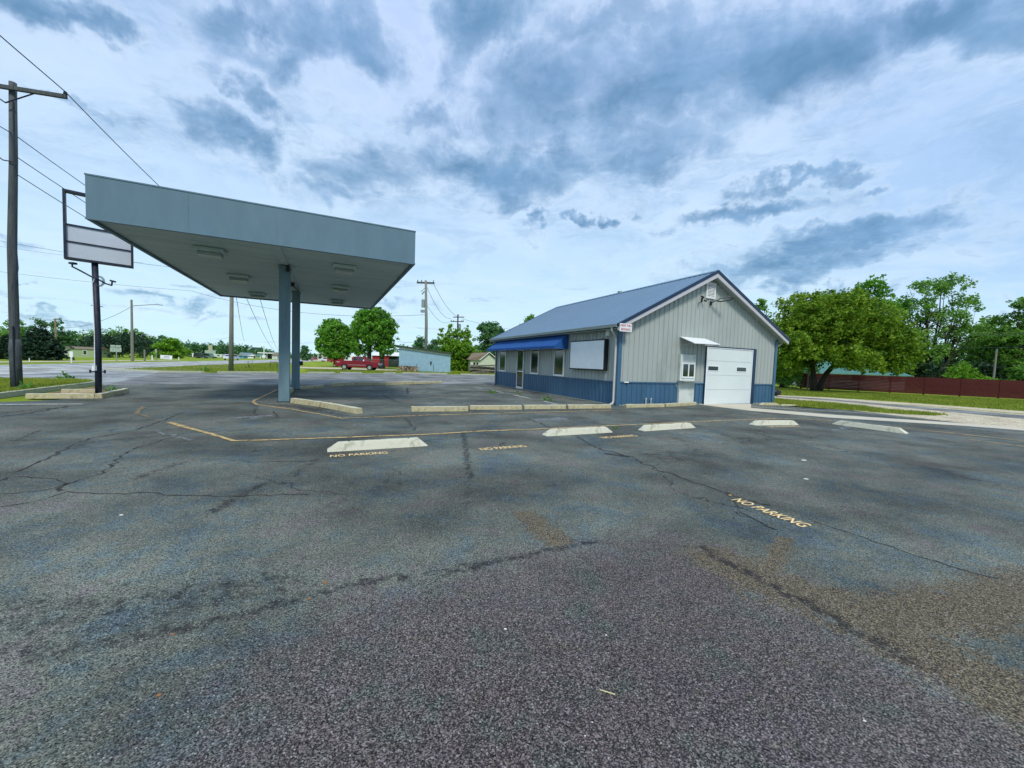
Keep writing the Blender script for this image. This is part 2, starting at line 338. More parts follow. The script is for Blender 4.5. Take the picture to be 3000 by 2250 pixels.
# ------------------------------------------------------------------ mesh builder
class MB:
    def __init__(s): s.v = []; s.f = []; s.mi = []; s.sm = []; s.T = Matrix(); s.cur = 0; s.smooth = False
    def pts(s, pts):
        b = len(s.v)
        for p in pts: s.v.append(tuple(s.T @ Vector(p)))
        return b
    def face(s, idx): s.f.append(tuple(idx)); s.mi.append(s.cur); s.sm.append(s.smooth)
    def poly(s, pts): b = s.pts(pts); s.face(range(b, b + len(pts)))
    def box(s, x0, y0, z0, x1, y1, z1):
        b = s.pts([(x0,y0,z0),(x1,y0,z0),(x1,y1,z0),(x0,y1,z0),(x0,y0,z1),(x1,y0,z1),(x1,y1,z1),(x0,y1,z1)])
        for q in ((0,3,2,1),(4,5,6,7),(0,1,5,4),(1,2,6,5),(2,3,7,6),(3,0,4,7)): s.face([b+i for i in q])
        return s
    def hexa(s, p):   # 8 points, bottom ring then top ring
        b = s.pts(p)
        for q in ((0,3,2,1),(4,5,6,7),(0,1,5,4),(1,2,6,5),(2,3,7,6),(3,0,4,7)): s.face([b+i for i in q])
        return s
    def tube(s, pts, rad, n=8, cap=True):
        pts = [Vector(p) for p in pts]
        if not hasattr(rad, '__len__'): rad = [rad] * len(pts)
        rings = []; up = None
        for i, p in enumerate(pts):
            d = (pts[min(i+1, len(pts)-1)] - pts[max(i-1, 0)]).normalized()
            if up is None or abs(up.dot(d)) > .95: up = Vector((0,0,1)) if abs(d.z) < .9 else Vector((1,0,0))
            a = d.cross(up).normalized(); b_ = a.cross(d).normalized(); up = b_
            rings.append(s.pts([p + (a*math.cos(2*math.pi*k/n) + b_*math.sin(2*math.pi*k/n))*rad[i] for k in range(n)]))
        for i in range(len(rings)-1):
            for k in range(n):
                s.face((rings[i]+k, rings[i]+(k+1)%n, rings[i+1]+(k+1)%n, rings[i+1]+k))
        if cap:
            s.face([rings[0]+k for k in range(n)][::-1]); s.face([rings[-1]+k for k in range(n)])
        return s
    def prism(s, poly, axis, a0, a1):   # poly in the two other axes, extruded along axis
        def P(p, a): return {'x': (a, p[0], p[1]), 'y': (p[0], a, p[1]), 'z': (p[0], p[1], a)}[axis]
        n = len(poly); b0 = s.pts([P(p, a0) for p in poly]); b1 = s.pts([P(p, a1) for p in poly])
        for k in range(n): s.face((b0+k, b0+(k+1)%n, b1+(k+1)%n, b1+k))
        tri = tessellate_polygon([[Vector((p[0], p[1], 0)) for p in poly]])
        for q in tri: s.face([b0+i for i in q]); s.face([b1+i for i in q[::-1]])
        return s
    def sheet(s, poly, z):
        tri = tessellate_polygon([[Vector((p[0], p[1], 0)) for p in poly]])
        b = s.pts([(p[0], p[1], z) for p in poly])
        for q in tri:
            a, b_, c = [Vector(poly[i][:2] if not isinstance(poly[i], Vector) else poly[i].xy) for i in q]
            cr_ = (b_-a).x*(c-a).y - (b_-a).y*(c-a).x
            s.face([b+i for i in (q if cr_ > 0 else q[::-1])])
        return s
    def ribbon(s, pts, w, z):
        n = len(pts); Ls = []; Rs = []
        for i in range(n):
            d = (Vector(pts[min(i+1,n-1)][:2]) - Vector(pts[max(i-1,0)][:2])).normalized()
            nn = Vector((-d.y, d.x)); wi = w[i] if hasattr(w, '__len__') else w
            p = Vector(pts[i][:2]); Ls.append((*(p+nn*wi/2), z)); Rs.append((*(p-nn*wi/2), z))
        for i in range(n-1): s.poly([Rs[i], Rs[i+1], Ls[i+1], Ls[i]])
        return s
    def build(s, name, mats, parent=None, bevel=0, recalc=True):
        me = bpy.data.meshes.new(name); me.from_pydata(s.v, [], s.f)
        for m in (mats if isinstance(mats, (list, tuple)) else [mats]): me.materials.append(m)
        me.polygons.foreach_set('material_index', s.mi); me.polygons.foreach_set('use_smooth', s.sm)
        if recalc:
            bm = bmesh.new(); bm.from_mesh(me); bmesh.ops.recalc_face_normals(bm, faces=bm.faces); bm.to_mesh(me); bm.free()
        me.update()
        o = bpy.data.objects.new(name, me); COL.objects.link(o)
        if bevel:
            md = o.modifiers.new('bevel', 'BEVEL'); md.width = bevel; md.segments = 2; md.limit_method = 'ANGLE'
        if parent: o.parent = parent
        return o
def tag(o, label, cat=None, group=None):
    if label: o['label'] = label
    if cat: o['category'] = cat
    if group: o['group'] = group
    return o
def thing(name, label, cat, loc, rz=0, group=None):
    o = bpy.data.objects.new(name, None); COL.objects.link(o); o.location = loc; o.rotation_euler = (0, 0, rz)
    o.empty_display_size = .3
    return tag(o, label, cat, group)
def struct(o): o['kind'] = 'structure'; return o
def copy_tree(root, loc, rz=0, scale=1, label=None):
    r = root.copy(); COL.objects.link(r); r.location = loc; r.rotation_euler = (0, 0, rz); r.scale = (scale,)*3 if not hasattr(scale, '__len__') else scale
    if label: r['label'] = label
    for ch in list(root.children):
        c = ch.copy(); COL.objects.link(c); c.parent = r
        for g in ch.children:
            d = g.copy(); COL.objects.link(d); d.parent = c
    return r
rnd = random.Random(7); nr = np.random.default_rng(5)
PX = lambda L: [G(x, y) for x, y in L]

# ------------------------------------------------------------------ terrain
HWD = Vector((-.37, .93)).normalized(); HWN = Vector((-HWD.y, HWD.x))   # HWN points left, away from the lot
HW0 = Vector((-46.0, 42.0))
def tz(x, y):
    d = (Vector((x, y)) - HW0).dot(HWN)
    k = min(max((d - 6) / 50, 0), 1); k = k*k*(3-2*k)
    return -1.15 * k
g = MB()
xs = [-1500, -900, -600, -400, -300, -240] + [-200 + 8*i for i in range(26)] + [12, 30, 60, 120, 300, 700, 1500]
ys = [-800, -200, -60, -20, 0] + [8 + 8*i for i in range(45)] + [420, 600, 900, 1500, 2500]
for y in ys:
    for x in xs: g.v.append((x, y, tz(x, y) - .03 + (0.0 if y < 400 else 0)))
nx = len(xs)
for j in range(len(ys)-1):
    for i in range(nx-1): g.face((j*nx+i, j*nx+i+1, (j+1)*nx+i+1, (j+1)*nx+i))
struct(g.build('ground', GRASS))

# parking lot
seam = [(1449,1126),(1300,1126.4),(1032,1127.7),(800,1127.8),(600,1127),(420,1127.5),(306,1128)]
lotpx = seam + [(285,1140),(240,1165),(150,1172),(0,1178)]
lot = PX(lotpx) + [Vector((-45, 9, 0)), Vector((-60, -25, 0)), Vector((60, -25, 0)), Vector((60, 9, 0))]
lot += PX([(3400,1288),(3000,1259),(2815,1239),(2700,1226),(2540,1208),(2507,1202),(2400,1197),(2290,1189),(2262,1184)])
lot += [Vector((3, 29, 0))]
pl = MB(); pl.sheet(lot, 0.0)
# fine surface near the camera: worn areas, stains, painted contact shade
X0, X1, Y0, Y1, ST = -11.5, 12.5, .6, 15.0, .08
nxs = int((X1-X0)/ST)+1; nys = int((Y1-Y0)/ST)+1
def seg_d(px_, py_, line):
    d = np.full(px_.shape, 1e9)
    for a, b in zip(line[:-1], line[1:]):
        ax, ay, bx, by = a.x, a.y, b.x, b.y
        L2 = (bx-ax)**2 + (by-ay)**2 + 1e-12
        tt = np.clip(((px_-ax)*(bx-ax) + (py_-ay)*(by-ay)) / L2, 0, 1)
        d = np.minimum(d, np.hypot(px_-ax-tt*(bx-ax), py_-ay-tt*(by-ay)))
    return d
def inside(px_, py_, poly):
    r = np.zeros(px_.shape, bool); n = len(poly)
    for i in range(n):
        a, b = poly[i], poly[(i+1) % n]
        c = ((a.y > py_) != (b.y > py_)) & (px_ < (b.x-a.x)*(py_-a.y)/((b.y-a.y) if b.y != a.y else 1e-9) + a.x)
        r ^= c
    return r
gx, gy = np.meshgrid(X0 + ST*np.arange(nxs), Y0 + ST*np.arange(nys))
mb_line = [(-400,1990),(0,1915),(250,1905),(420,1880),(560,1840),(850,1770),(1050,1712),(1250,1685),(1420,1650),(1500,1638),(1600,1612),(1750,1590),(1900,1586),(2050,1602),(2110,1640),(2230,1700),(2350,1765),(2480,1835),(2650,1925),(2800,2015),(3000,2140),(3300,2330)]
ml = PX(mb_line)
mpoly = ml + [Vector((6, -2, 0)), Vector((-6, -2, 0))]
sdm = seg_d(gx, gy, ml) * np.where(inside(gx, gy, mpoly), 1, -1)
wR = np.clip(.5 + sdm/1.1, 0, 1) * np.clip((gx+2.1)/1.5, .22, 1)
bl1 = PX([(2110,1640),(2230,1700),(2350,1745),(2480,1790),(2650,1880),(2800,1950),(3000,2060),(3300,2200)])
bl2 = PX([(2350,1745),(2600,1800),(2800,1790),(3000,1730),(3300,1680)])
bl3 = PX([(1540,1510),(1590,1555),(1640,1585)])
bl4 = PX([(2300,1580),(2270,1640),(2230,1690)])
wG = np.zeros_like(gx)
for ln, w in ((bl1,.34),(bl2,.32),(bl3,.17),(bl4,.10)): wG = np.maximum(wG, np.exp(-(seg_d(gx, gy, ln)/w)**2)*.95)
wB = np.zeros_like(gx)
for ln, w, a in ((PX([(1380,1668),(1420,1650),(1500,1638),(1600,1612),(1720,1593)]),.06,.74),(PX([(0,1905),(250,1895),(560,1835),(850,1765),(1050,1708),(1250,1682),(1400,1655)]),.09,.62),(PX([(-400,1830),(0,1800),(300,1800),(560,1755),(800,1700)]),.42,.50),(PX([(1720,1593),(1900,1588),(2050,1603)]),.05,.5),(PX([(800,1186),(870,1192),(940,1204),(1010,1218)]),.28,.62),(PX([(2130,1450),(2250,1500),(2380,1560)]),.10,.35),(PX([(2400,1560),(2700,1670),(2950,1760)]),.05,.5),  # stroke at canopy column foot: sealant stain with contact shade painted in
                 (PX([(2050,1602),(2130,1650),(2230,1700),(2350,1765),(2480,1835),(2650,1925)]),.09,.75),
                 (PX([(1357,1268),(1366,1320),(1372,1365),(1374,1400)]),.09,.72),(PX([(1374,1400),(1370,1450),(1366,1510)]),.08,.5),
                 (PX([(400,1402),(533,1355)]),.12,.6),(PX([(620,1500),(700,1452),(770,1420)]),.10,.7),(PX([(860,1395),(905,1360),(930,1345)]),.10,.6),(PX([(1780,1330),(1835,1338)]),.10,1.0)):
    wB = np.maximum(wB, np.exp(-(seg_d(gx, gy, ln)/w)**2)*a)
base_i = len(pl.v)
for x, y in zip(gx.ravel(), gy.ravel()): pl.v.append((float(x), float(y), .003))
for j in range(nys-1):
    o_ = base_i + j*nxs
    for i in range(nxs-1): pl.f.append((o_+i, o_+i+1, o_+i+1+nxs, o_+i+nxs))
pl.mi += [0]*((nxs-1)*(nys-1)); pl.sm += [False]*((nxs-1)*(nys-1))
# cracks: jagged ribbons in the lot's mesh
def jag(pts, amp, step=.09):
    out = []
    for a, b in zip(pts[:-1], pts[1:]):
        L = (b-a).length; k = max(1, int(L/step)); d = (b-a).normalized() if L > 0 else Vector((1,0,0)); n = Vector((-d.y, d.x, 0))
        for i in range(k): out.append(a + (b-a)*i/k + n*rnd.gauss(0, amp))
    out.append(pts[-1]); return out
def zc3(L): return [(x/2.212, 1150+y/2.212) for x, y in L]
def zs1(L): return [(1400+x/1.7015, 1100+y/1.7015) for x, y in L]
def zr(L): return [(1500+x/1.4747, 1500+y/1.4747) for x, y in L]
CR = [(zc3([(-80,760),(0,745),(220,710),(420,650),(620,660),(960,652),(1200,665),(1400,675),(1500,675),(1700,668),(2000,665)]), .028),
 (zc3([(-60,672),(0,665),(370,620),(430,595)]), .022), (zc3([(0,575),(60,548),(310,560),(430,592)]), .03),
 (zc3([(120,515),(250,455),(370,400),(450,350),(580,300),(700,280),(880,245),(980,210),(1080,175),(1180,130)]), .045),
 (zc3([(60,315),(340,305),(540,300)]), .03), (zc3([(590,320),(900,295),(1250,262),(1700,235)]), .03),
 (zc3([(430,600),(620,540),(700,500),(800,410),(870,365),(960,340),(1100,295),(1190,275)]), .035), (zc3([(110,310),(180,280),(260,245)]), .04),
 (zc3([(430,592),(400,640)]), .04), (zc3([(1480,435),(1560,447),(1650,450),(2000,450),(2060,440),(2130,400)]), .022),
 (zs1([(480,300),(560,345),(640,375),(740,400),(800,425),(850,450),(910,480),(1000,495),(1060,525),(1120,545),(1250,600),(1330,615),(1460,650)]), .055),
 (zs1([(930,500),(960,550)]), .04), (zs1([(1240,230),(1350,262),(1440,288)]), .05), (zs1([(1420,325),(1560,320),(1700,308)]), .03),
 (zs1([(1250,600),(1320,690),(1420,740),(1480,770)]), .02), (zr([(960,0),(1150,80)]), .022), (zr([(1270,30),(1480,95),(1560,130)]), .018), (zr([(1560,130),(1700,175),(1900,240),(2100,290)]), .022),
 (zs1([(220,208),(300,235),(380,270)]), .06), ([(1185,1225),(1200,1240),(1212,1262)], .05), ([(1500,1135),(1530,1160)], .04),
 ([(752,1190),(744,1208),(756,1222)], .05), ([(800,1205),(816,1225)], .04), ([(870,1163),(1050,1160),(1250,1163),(1330,1152)], .05), ([(1120,1155),(1150,1172),(1180,1182)], .06),
 ([(1195,1136),(1192,1147),(1197,1154)], .08), ([(1240,1152),(1255,1146)], .08), ([(0,1222),(80,1212),(200,1190)], .10), ([(0,1212),(150,1196)], .05), ([(1350,1145),(1450,1152)], .05)]
pl.cur = 1
for L, w in CR:
    P_ = jag(PX(L), .022 if w < .05 else .04)
    pl.ribbon(P_, [w*rnd.uniform(.25, 1.25) for _ in P_], .006)
# darker sealed seam where the lot meets the side street
P_ = jag(PX(seam[:-1]), .03, .4); pl.ribbon(P_, .28, .0045)
pl.cur = 2
for L, w in (([(1569,1232),(1610,1229),(1660,1226)], .5), ([(690,1226),(740,1222),(800,1218)], .35), ([(720,1228),(760,1224)], .3), ([(1960,1262),(2040,1282),(2130,1302)], .12), ([(1040,1247),(1075,1243)], .2),
             ([(560,1170),(700,1166)], .25), ([(640,1180),(790,1176)], .15), ([(450,1262),(560,1290)], .06), ([(2600,1252),(2720,1268)], .05), ([(2440,1262),(2500,1248)], .15),([(2770,1232),(2790,1233)], .1)):
    P_ = jag(PX(L), .05, .15); pl.ribbon(P_, [w*rnd.uniform(.5, 1.2) for _ in P_], .0062)
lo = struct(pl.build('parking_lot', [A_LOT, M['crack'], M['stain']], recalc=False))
ca = lo.data.color_attributes.new('wear_shade', 'FLOAT_COLOR', 'POINT')
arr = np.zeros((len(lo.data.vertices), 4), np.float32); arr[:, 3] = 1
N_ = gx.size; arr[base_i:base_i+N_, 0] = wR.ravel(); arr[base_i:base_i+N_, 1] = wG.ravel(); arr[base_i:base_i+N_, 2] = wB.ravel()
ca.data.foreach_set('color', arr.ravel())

# side street, apron, highway
def sheet(name, pts, z, m): q = MB(); q.sheet(pts, z); return struct(q.build(name, m, recalc=False))
street_px = [(1700,1126),(1449,1126),(1300,1126.4),(1032,1127.7),(800,1127.8),(600,1127),(420,1127.5),(306,1128),(463,1091),(600,1092.2),(811,1093),(1200,1094),(1449,1100),(1700,1104)]
sheet('side_street', PX(street_px), -.004, A_STREET)
ap = PX([(0,1113),(100,1115),(240,1117.5),(290,1122),(306,1128.3),(430,1127.6),(463,1091),(380,1086),(286,1086.5),(0,1099.5)]) + [Vector((-33, 16, 0)), Vector((-34, 12, 0)), Vector((-30, 12, 0))]
sheet('driveway_apron', ap, -.008, A_APRON)
hn = [(HW0 + HWD*s - HWN*13.4) for s in (-90, -10, 20, 60, 130, 420)]
hf = [(HW0 + HWD*s + HWN*0.6) for s in (-90, -10, 20, 60, 130, 420)]
sheet('highway', [(p.x, p.y, 0) for p in hn] + [(p.x, p.y, 0) for p in hf[::-1]], -.012, A_HIGH)
for off, w, nm in ((-11.2, .14, 'wline'), (-1.6, .14, 'wline'), (-6.4, .22, 'yellow')):
    q = MB(); q.ribbon([HW0 + HWD*s + HWN*off for s in (-90, 0, 60, 420)], w, -.006); struct(q.build('road_line', M[nm], recalc=False))
# far service road line beyond the highway
q = MB(); q.ribbon([HW0 + HWD*s + HWN*(5.5) for s in (-12, 10, 40)], 2.2, -.01); struct(q.build('gravel_track', GRAVEL, recalc=False))

# concrete strip before the garage door, gravel drive, lane, grass tongue
struct_strip = sheet('concrete_strip', PX([(2042,1184.5),(2200,1184),(2200,1195.6),(2431,1214.7),(2815,1240),(3000,1254.5),(3400,1285),(3400,1294),(3000,1262),(2815,1247.5),(2431,1223.8),(2200,1204),(2100,1192)]), .008, M['concrete'])
sheet('gravel_drive', PX([(2270,1157.5),(2431,1165),(2700,1183),(3000,1205),(3600,1247),(3600,1310),(3400,1288),(3000,1259),(2815,1239),(2700,1226),(2540,1208),(2400,1190),(2268,1172)]), .004, GRAVEL)
sheet('drive_lane', PX([(2272,1160.5),(2431,1169.5),(2700,1192),(3000,1217),(3600,1262),(3600,1275),(3000,1228),(2700,1199),(2431,1173.5),(2272,1163)]), .009, A_STREET)
sheet('grass_verge', PX([(2266,1168),(2330,1174),(2431,1181),(2520,1190),(2600,1201),(2700,1208),(2764,1215),(2740,1218),(2650,1214),(2560,1208),(2507,1203),(2431,1198),(2350,1192),(2289,1186),(2266,1184)]), .014, GRASS)
q = MB(); q.ribbon(PX([(2500,1178),(2700,1189.5),(3000,1213),(3600,1256)]), [.2,.35,.45,.6], .012); struct(q.build('grass_edge', GRASS, recalc=False))
# pale tracks by the pickup truck
sheet('gravel_track', PX([(879,1074.5),(960,1076.5),(1050,1079),(1167,1083),(1167,1087),(1050,1084),(960,1081),(879,1079)]), .002, GRAVEL)
sheet('gravel_yard', PX([(900,1050.5),(1000,1054),(1060,1058),(960,1059),(890,1057)]), .002, GRAVEL)

# kerbs of the side street's far edge
q = MB()
for a, b in (((310,1083.5),(463,1090.5)), ((463,1090.8),(600,1092)), ((640,1092),(811,1092.8)), ((905,1093),(980,1093.4)), ((1000,1093.4),(1060,1093.8)), ((1130,1094),(1160,1094)), ((1180,1094),(1310,1096)), ((1350,1097.4),(1449,1100))):
    A_, B_ = G(*a), G(*b); d = (B_-A_).normalized(); n = Vector((-d.y, d.x, 0))
    q.hexa([A_ + Vector((0,0,-.03)), B_ + Vector((0,0,-.03)), B_+n*.35 + Vector((0,0,-.03)), A_+n*.35 + Vector((0,0,-.03)), A_+Vector((0,0,.12)), B_+Vector((0,0,.12)), B_+n*.35+Vector((0,0,.12)), A_+n*.35+Vector((0,0,.12))])
struct(q.build('street_kerb', M['kerb']))

# raised grass island by the left utility pole
isl = [(-420,1213),(-150,1187),(0,1166),(60,1158),(130,1148),(200,1139),(262,1131),(285,1127),(291,1123.5),(284,1121),(240,1118.5),(100,1116),(0,1115.5),(-420,1112)]
ip = [p.xy for p in PX(isl)]
def inset(poly, w):
    n = len(poly); ar = sum(poly[i].x*poly[(i+1)%n].y - poly[(i+1)%n].x*poly[i].y for i in range(n)); sg = 1 if ar > 0 else -1
    out = []
    for i in range(n):
        a, b, c = poly[i-1], poly[i], poly[(i+1)%n]
        n1 = Vector((-(b-a).y, (b-a).x)).normalized()*sg; n2 = Vector((-(c-b).y, (c-b).x)).normalized()*sg
        nn = (n1+n2).normalized(); out.append(b + nn*w/max(.55, nn.dot(n1)))
    return out
ii = inset(ip, .17)
q = MB()
for i in range(len(ip)):
    j = (i+1) % len(ip)
    a, b, c, d = ip[i], ip[j], ii[j], ii[i]
    q.hexa([(*a,-.02),(*b,-.02),(*c,-.02),(*d,-.02),(*a,.15),(*b,.15),(*c,.15),(*d,.15)])
struct(q.build('island_kerb', M['kerb']))
q = MB(); q.sheet(ii, .12); struct(q.build('grass_island', GRASS, recalc=False))
# bare earth inside the low block ring round the sign pole
sheet('sign_bed', PX([(80,1160),(180,1146),(290,1132),(330,1150),(300,1162),(230,1166),(90,1168)]), .006, mat('reddish soil', (.20, .12, .07), .95, 0, .3, 5))

# ------------------------------------------------------------------ painted lines
def line(pxs, w, m, z=.012):
    pts = PX(pxs); out = []
    for a, b in zip(pts[:-1], pts[1:]):
        k = max(1, int((b-a).length/.5))
        for i in range(k): out.append(a + (b-a)*i/k)
    out.append(pts[-1]); q = MB(); q.ribbon(out, [w*rnd.uniform(.85, 1.1) for _ in out], z)
    return struct(q.build('painted_line', m, recalc=False))
Y_ = M['yellow']
line([(569,1259.5),(610,1270),(683,1292.5),(760,1291),(937.7,1285),(1251,1274),(1400,1264.6),(1635,1255.7),(2064,1235),(2281.6,1226.5),(2320,1227),(2431.5,1232.8),(2677,1258),(3000,1292.5),(3400,1336)], .09, Y_)
line([(423,1192),(402,1206),(398.7,1213.4),(439,1221.6)], .12, M['faded'])
line([(495,1238),(530,1249),(569,1259.5)], .10, Y_, .0125)
line([(811,1142.7),(775,1160),(745,1174),(741,1179),(752.5,1185.6),(790,1191),(853.8,1199.7),(930,1213),(1001,1226.4),(1100,1223),(1250,1217),(1500,1210.5),(1660,1206),(1800,1202)], .09, Y_)
for L in ([(1443,1145),(1474,1150.5)], [(1503.7,1157.4),(1552,1167.5)], [(1590.5,1175.5),(1633,1185)], [(1390,1136),(1415,1140)]): line(L, .11, M['wline'])
line([(-200,1188),(0,1186),(244,1184.5)], .13, M['wline'])
line([(2839,1289),(2873,1292.5)], .08, Y_); line([(2884,1294.5),(3000,1309),(3300,1350)], .08, Y_)
line([(2135,1452),(2143,1454.5)], .05, Y_)
line([(2200,1192),(2400,1203),(2560,1213)], .08, M['wline'])

def lettering(name, text, label, p0, p1, hm, m, cat='road marking', group=None, z=.010):
    cu = bpy.data.curves.new(name, 'FONT'); cu.body = text; cu.size = 1; cu.offset = .012; cu.resolution_u = 3
    ob = bpy.data.objects.new('tmp', cu); COL.objects.link(ob); bpy.context.view_layer.update()
    me = bpy.data.meshes.new_from_object(ob.evaluated_get(bpy.context.evaluated_depsgraph_get()))
    COL.objects.unlink(ob); bpy.data.objects.remove(ob)
    co = np.array([v.co[:] for v in me.vertices]); x0, x1 = co[:,0].min(), co[:,0].max(); y0, y1 = co[:,1].min(), co[:,1].max()
    L = (p1-p0).length
    for v in me.vertices: v.co = ((v.co.x-x0)/(x1-x0)*L, (v.co.y-y0)/(y1-y0)*hm, 0)
    me.materials.clear(); me.materials.append(m)
    o = bpy.data.objects.new(name, me); COL.objects.link(o)
    d = p1-p0; o.location = (p0.x, p0.y, z); o.rotation_euler = (0, 0, math.atan2(d.y, d.x))
    if label: tag(o, label, cat, group)
    return o
GT = 'NO PARKING words painted on the asphalt'
NP = [((967,1341),(1137,1330),.15,'cream NO PARKING lettering in front of the nearest white parking block'),
      ((1413,1321),(1546,1310.5),.19,'cream NO PARKING lettering on bare asphalt beside the dark skid mark'),
      ((1772,1286),(1871,1279),.20,'small NO PARKING lettering behind the end of the second white block'),
      ((2141,1466),(2349,1547),.17,'large NO PARKING lettering slanting down across the crack in the open lot'),
      ((2260,1252.5),(2345,1250),.16,'thin grazing NO PARKING lettering under the far white block')]
for a, b, h, lb in NP: lettering('road_lettering', 'NO PARKING', lb, G(*a), G(*b), h, M['ylet'], group=GT)

# ------------------------------------------------------------------ parking blocks
def block(p0, p1, w, h, es, m, label, group, top=.55):
    """p0,p1: near bottom edge ends on the ground, left to right as seen"""
    a, b = G(*p0), G(*p1); d = b-a; d.normalize(); a = a + d*.035; b = b - d*.035; L = (b-a).length
    n = MB(); tw = w*top; k = (w-tw)/2
    segs = max(4, int(L/.16)); secs = []
    for i in range(segs+1):
        x = L*i/segs
        e = min(1, min(x, L-x)/max(es, 1e-3)) if es > 0 else 1
        hh = .02 + (h-.02)*e if es > 0 else h
        j = rnd.gauss(0, .0035)
        kk = k*e
        secs.append([(x,0,0),(x,w,0),(x,w-kk,hh+j),(x,w-kk-.3*0,hh+j),(x,kk,hh+rnd.gauss(0,.0035))])
    pr = [[s_[0], s_[1], s_[2], s_[4]] for s_ in secs]
    bs = [n.pts(s_) for s_ in pr]
    for q0, q1 in zip(bs[:-1], bs[1:]):
        for k_ in range(4):
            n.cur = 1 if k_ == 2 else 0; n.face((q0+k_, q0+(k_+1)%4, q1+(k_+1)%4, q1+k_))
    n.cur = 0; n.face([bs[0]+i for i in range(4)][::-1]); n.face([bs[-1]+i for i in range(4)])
    o = n.build('parking_block', [m, M['stopwhite']], bevel=.012)  # top faces use the cream white material, sides their own
    o.location = (a.x, a.y, .004); o.rotation_euler = (0, 0, math.atan2(d.y, d.x))
    if tuple(p0) in ((952,1327),(1597,1280),(1883,1265)):
        for fx in (.2, .8): hb_ = MB(); hb_.tube([(L*fx, w*.5, h-.01), (L*fx, w*.5, h+.012)], .013, 8); hb_.build('anchor_pin', M['black'], o)
    tag(o, label, 'parking block', group); return o
GW = 'white painted parking blocks in the open lot'; SW = M['stopwhite']; SO = M['stopold']
block((952,1327),(1259,1308),.21,.15,.05,SW,'largest and nearest white parking block, above cream lettering',GW)
block((1597,1280),(1798.5,1268),.20,.14,.10,SW,'white parking block at the top end of the long dark crack',GW)
block((1883,1265),(2040.6,1254.5),.20,.14,.13,SW,'white parking block below the drive-thru window',GW)
block((2208,1247.5),(2343,1246),.20,.14,.16,SW,'white parking block with sloped ends in front of the garage door',GW)
block((2434.4,1242.6),(2656.4,1272.6),.20,.14,.12,SW,'white parking block furthest right, slanting towards the gravel',GW)
GO = 'old bare concrete blocks edging the lot'
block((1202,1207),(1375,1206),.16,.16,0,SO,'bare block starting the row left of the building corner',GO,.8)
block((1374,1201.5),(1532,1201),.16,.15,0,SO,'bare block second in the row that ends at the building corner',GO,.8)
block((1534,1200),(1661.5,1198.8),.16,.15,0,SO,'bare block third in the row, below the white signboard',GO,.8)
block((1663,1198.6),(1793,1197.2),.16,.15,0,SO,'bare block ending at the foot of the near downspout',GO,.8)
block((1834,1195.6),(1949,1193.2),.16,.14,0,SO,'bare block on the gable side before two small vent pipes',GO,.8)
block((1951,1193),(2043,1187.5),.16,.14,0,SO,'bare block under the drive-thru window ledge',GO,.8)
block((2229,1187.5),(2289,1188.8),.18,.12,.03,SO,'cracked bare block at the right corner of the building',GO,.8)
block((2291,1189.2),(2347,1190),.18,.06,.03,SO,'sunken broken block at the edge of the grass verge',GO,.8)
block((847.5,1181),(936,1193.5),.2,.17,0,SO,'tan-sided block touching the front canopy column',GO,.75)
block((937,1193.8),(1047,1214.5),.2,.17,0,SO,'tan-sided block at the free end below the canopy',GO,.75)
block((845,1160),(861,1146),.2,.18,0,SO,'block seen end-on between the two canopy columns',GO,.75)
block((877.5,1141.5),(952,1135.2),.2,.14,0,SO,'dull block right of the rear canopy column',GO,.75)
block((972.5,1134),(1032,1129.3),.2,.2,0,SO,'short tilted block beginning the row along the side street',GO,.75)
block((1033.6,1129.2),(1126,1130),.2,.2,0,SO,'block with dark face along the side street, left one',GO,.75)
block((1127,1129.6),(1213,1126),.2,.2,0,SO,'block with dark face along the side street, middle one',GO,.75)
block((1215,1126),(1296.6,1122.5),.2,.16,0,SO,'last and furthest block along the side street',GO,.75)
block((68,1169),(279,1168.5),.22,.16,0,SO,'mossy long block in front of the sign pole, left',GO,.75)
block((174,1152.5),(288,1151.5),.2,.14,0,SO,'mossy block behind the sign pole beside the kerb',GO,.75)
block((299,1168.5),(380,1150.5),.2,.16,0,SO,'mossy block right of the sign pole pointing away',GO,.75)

# ------------------------------------------------------------------ building
BX, BY, BYAW = 4.388, 16.33, .423
BW, BL_, WH, EH, RH, OE, OG = 10.2, 13.6, .976, 3.36, 6.14, .36, .334
bld = thing('metal_building', 'grey metal-sided building with blue wainscot, garage door and ribbed gable roof', 'building', (BX, BY, 0), BYAW)
slope = (RH-EH)/(BW/2+OE)
def roof_z(x): return RH - slope*abs(x-BW/2)
def ribbed(mb, x0, x1, zb, zt_fn, sp, depth, place):
    """vertical ribbed cladding; place(x, out, z) -> local point"""
    xs_ = [x0]; prof = [(x0, 0)]
    k = math.ceil(x0/sp)
    while k*sp < x1:
        c = k*sp
        for dx_, o_ in ((-.035, 0), (-.018, depth), (.018, depth), (.035, 0)):
            if x0 < c+dx_ < x1: prof.append((c+dx_, o_))
        k += 1
    prof.append((x1, 0))
    if x0 < BW/2 < x1 and zt_fn(BW/2) != zt_fn(x0): prof.append((BW/2, 0)); prof.sort()
    b0 = mb.pts([place(x, o_, zb) for x, o_ in prof]); b1 = mb.pts([place(x, o_, zt_fn(x)) for x, o_ in prof])
    for i in range(len(prof)-1): mb.face((b0+i, b0+i+1, b1+i+1, b1+i))
SP = .2667; RD = .03
front = lambda x, o_, z: (x, -o_, z)
sideL = lambda x, o_, z: (-o_, x, z)
sideR = lambda x, o_, z: (BW+o_, x, z)
backp = lambda x, o_, z: (x, BL_+o_, z)
gz = lambda x: roof_z(x) - .13
ez = lambda x: EH + .05
q = MB()
ribbed(q, 0, BW, WH, gz, SP, RD, front); ribbed(q, 0, BL_, WH, ez, SP, RD, sideL)
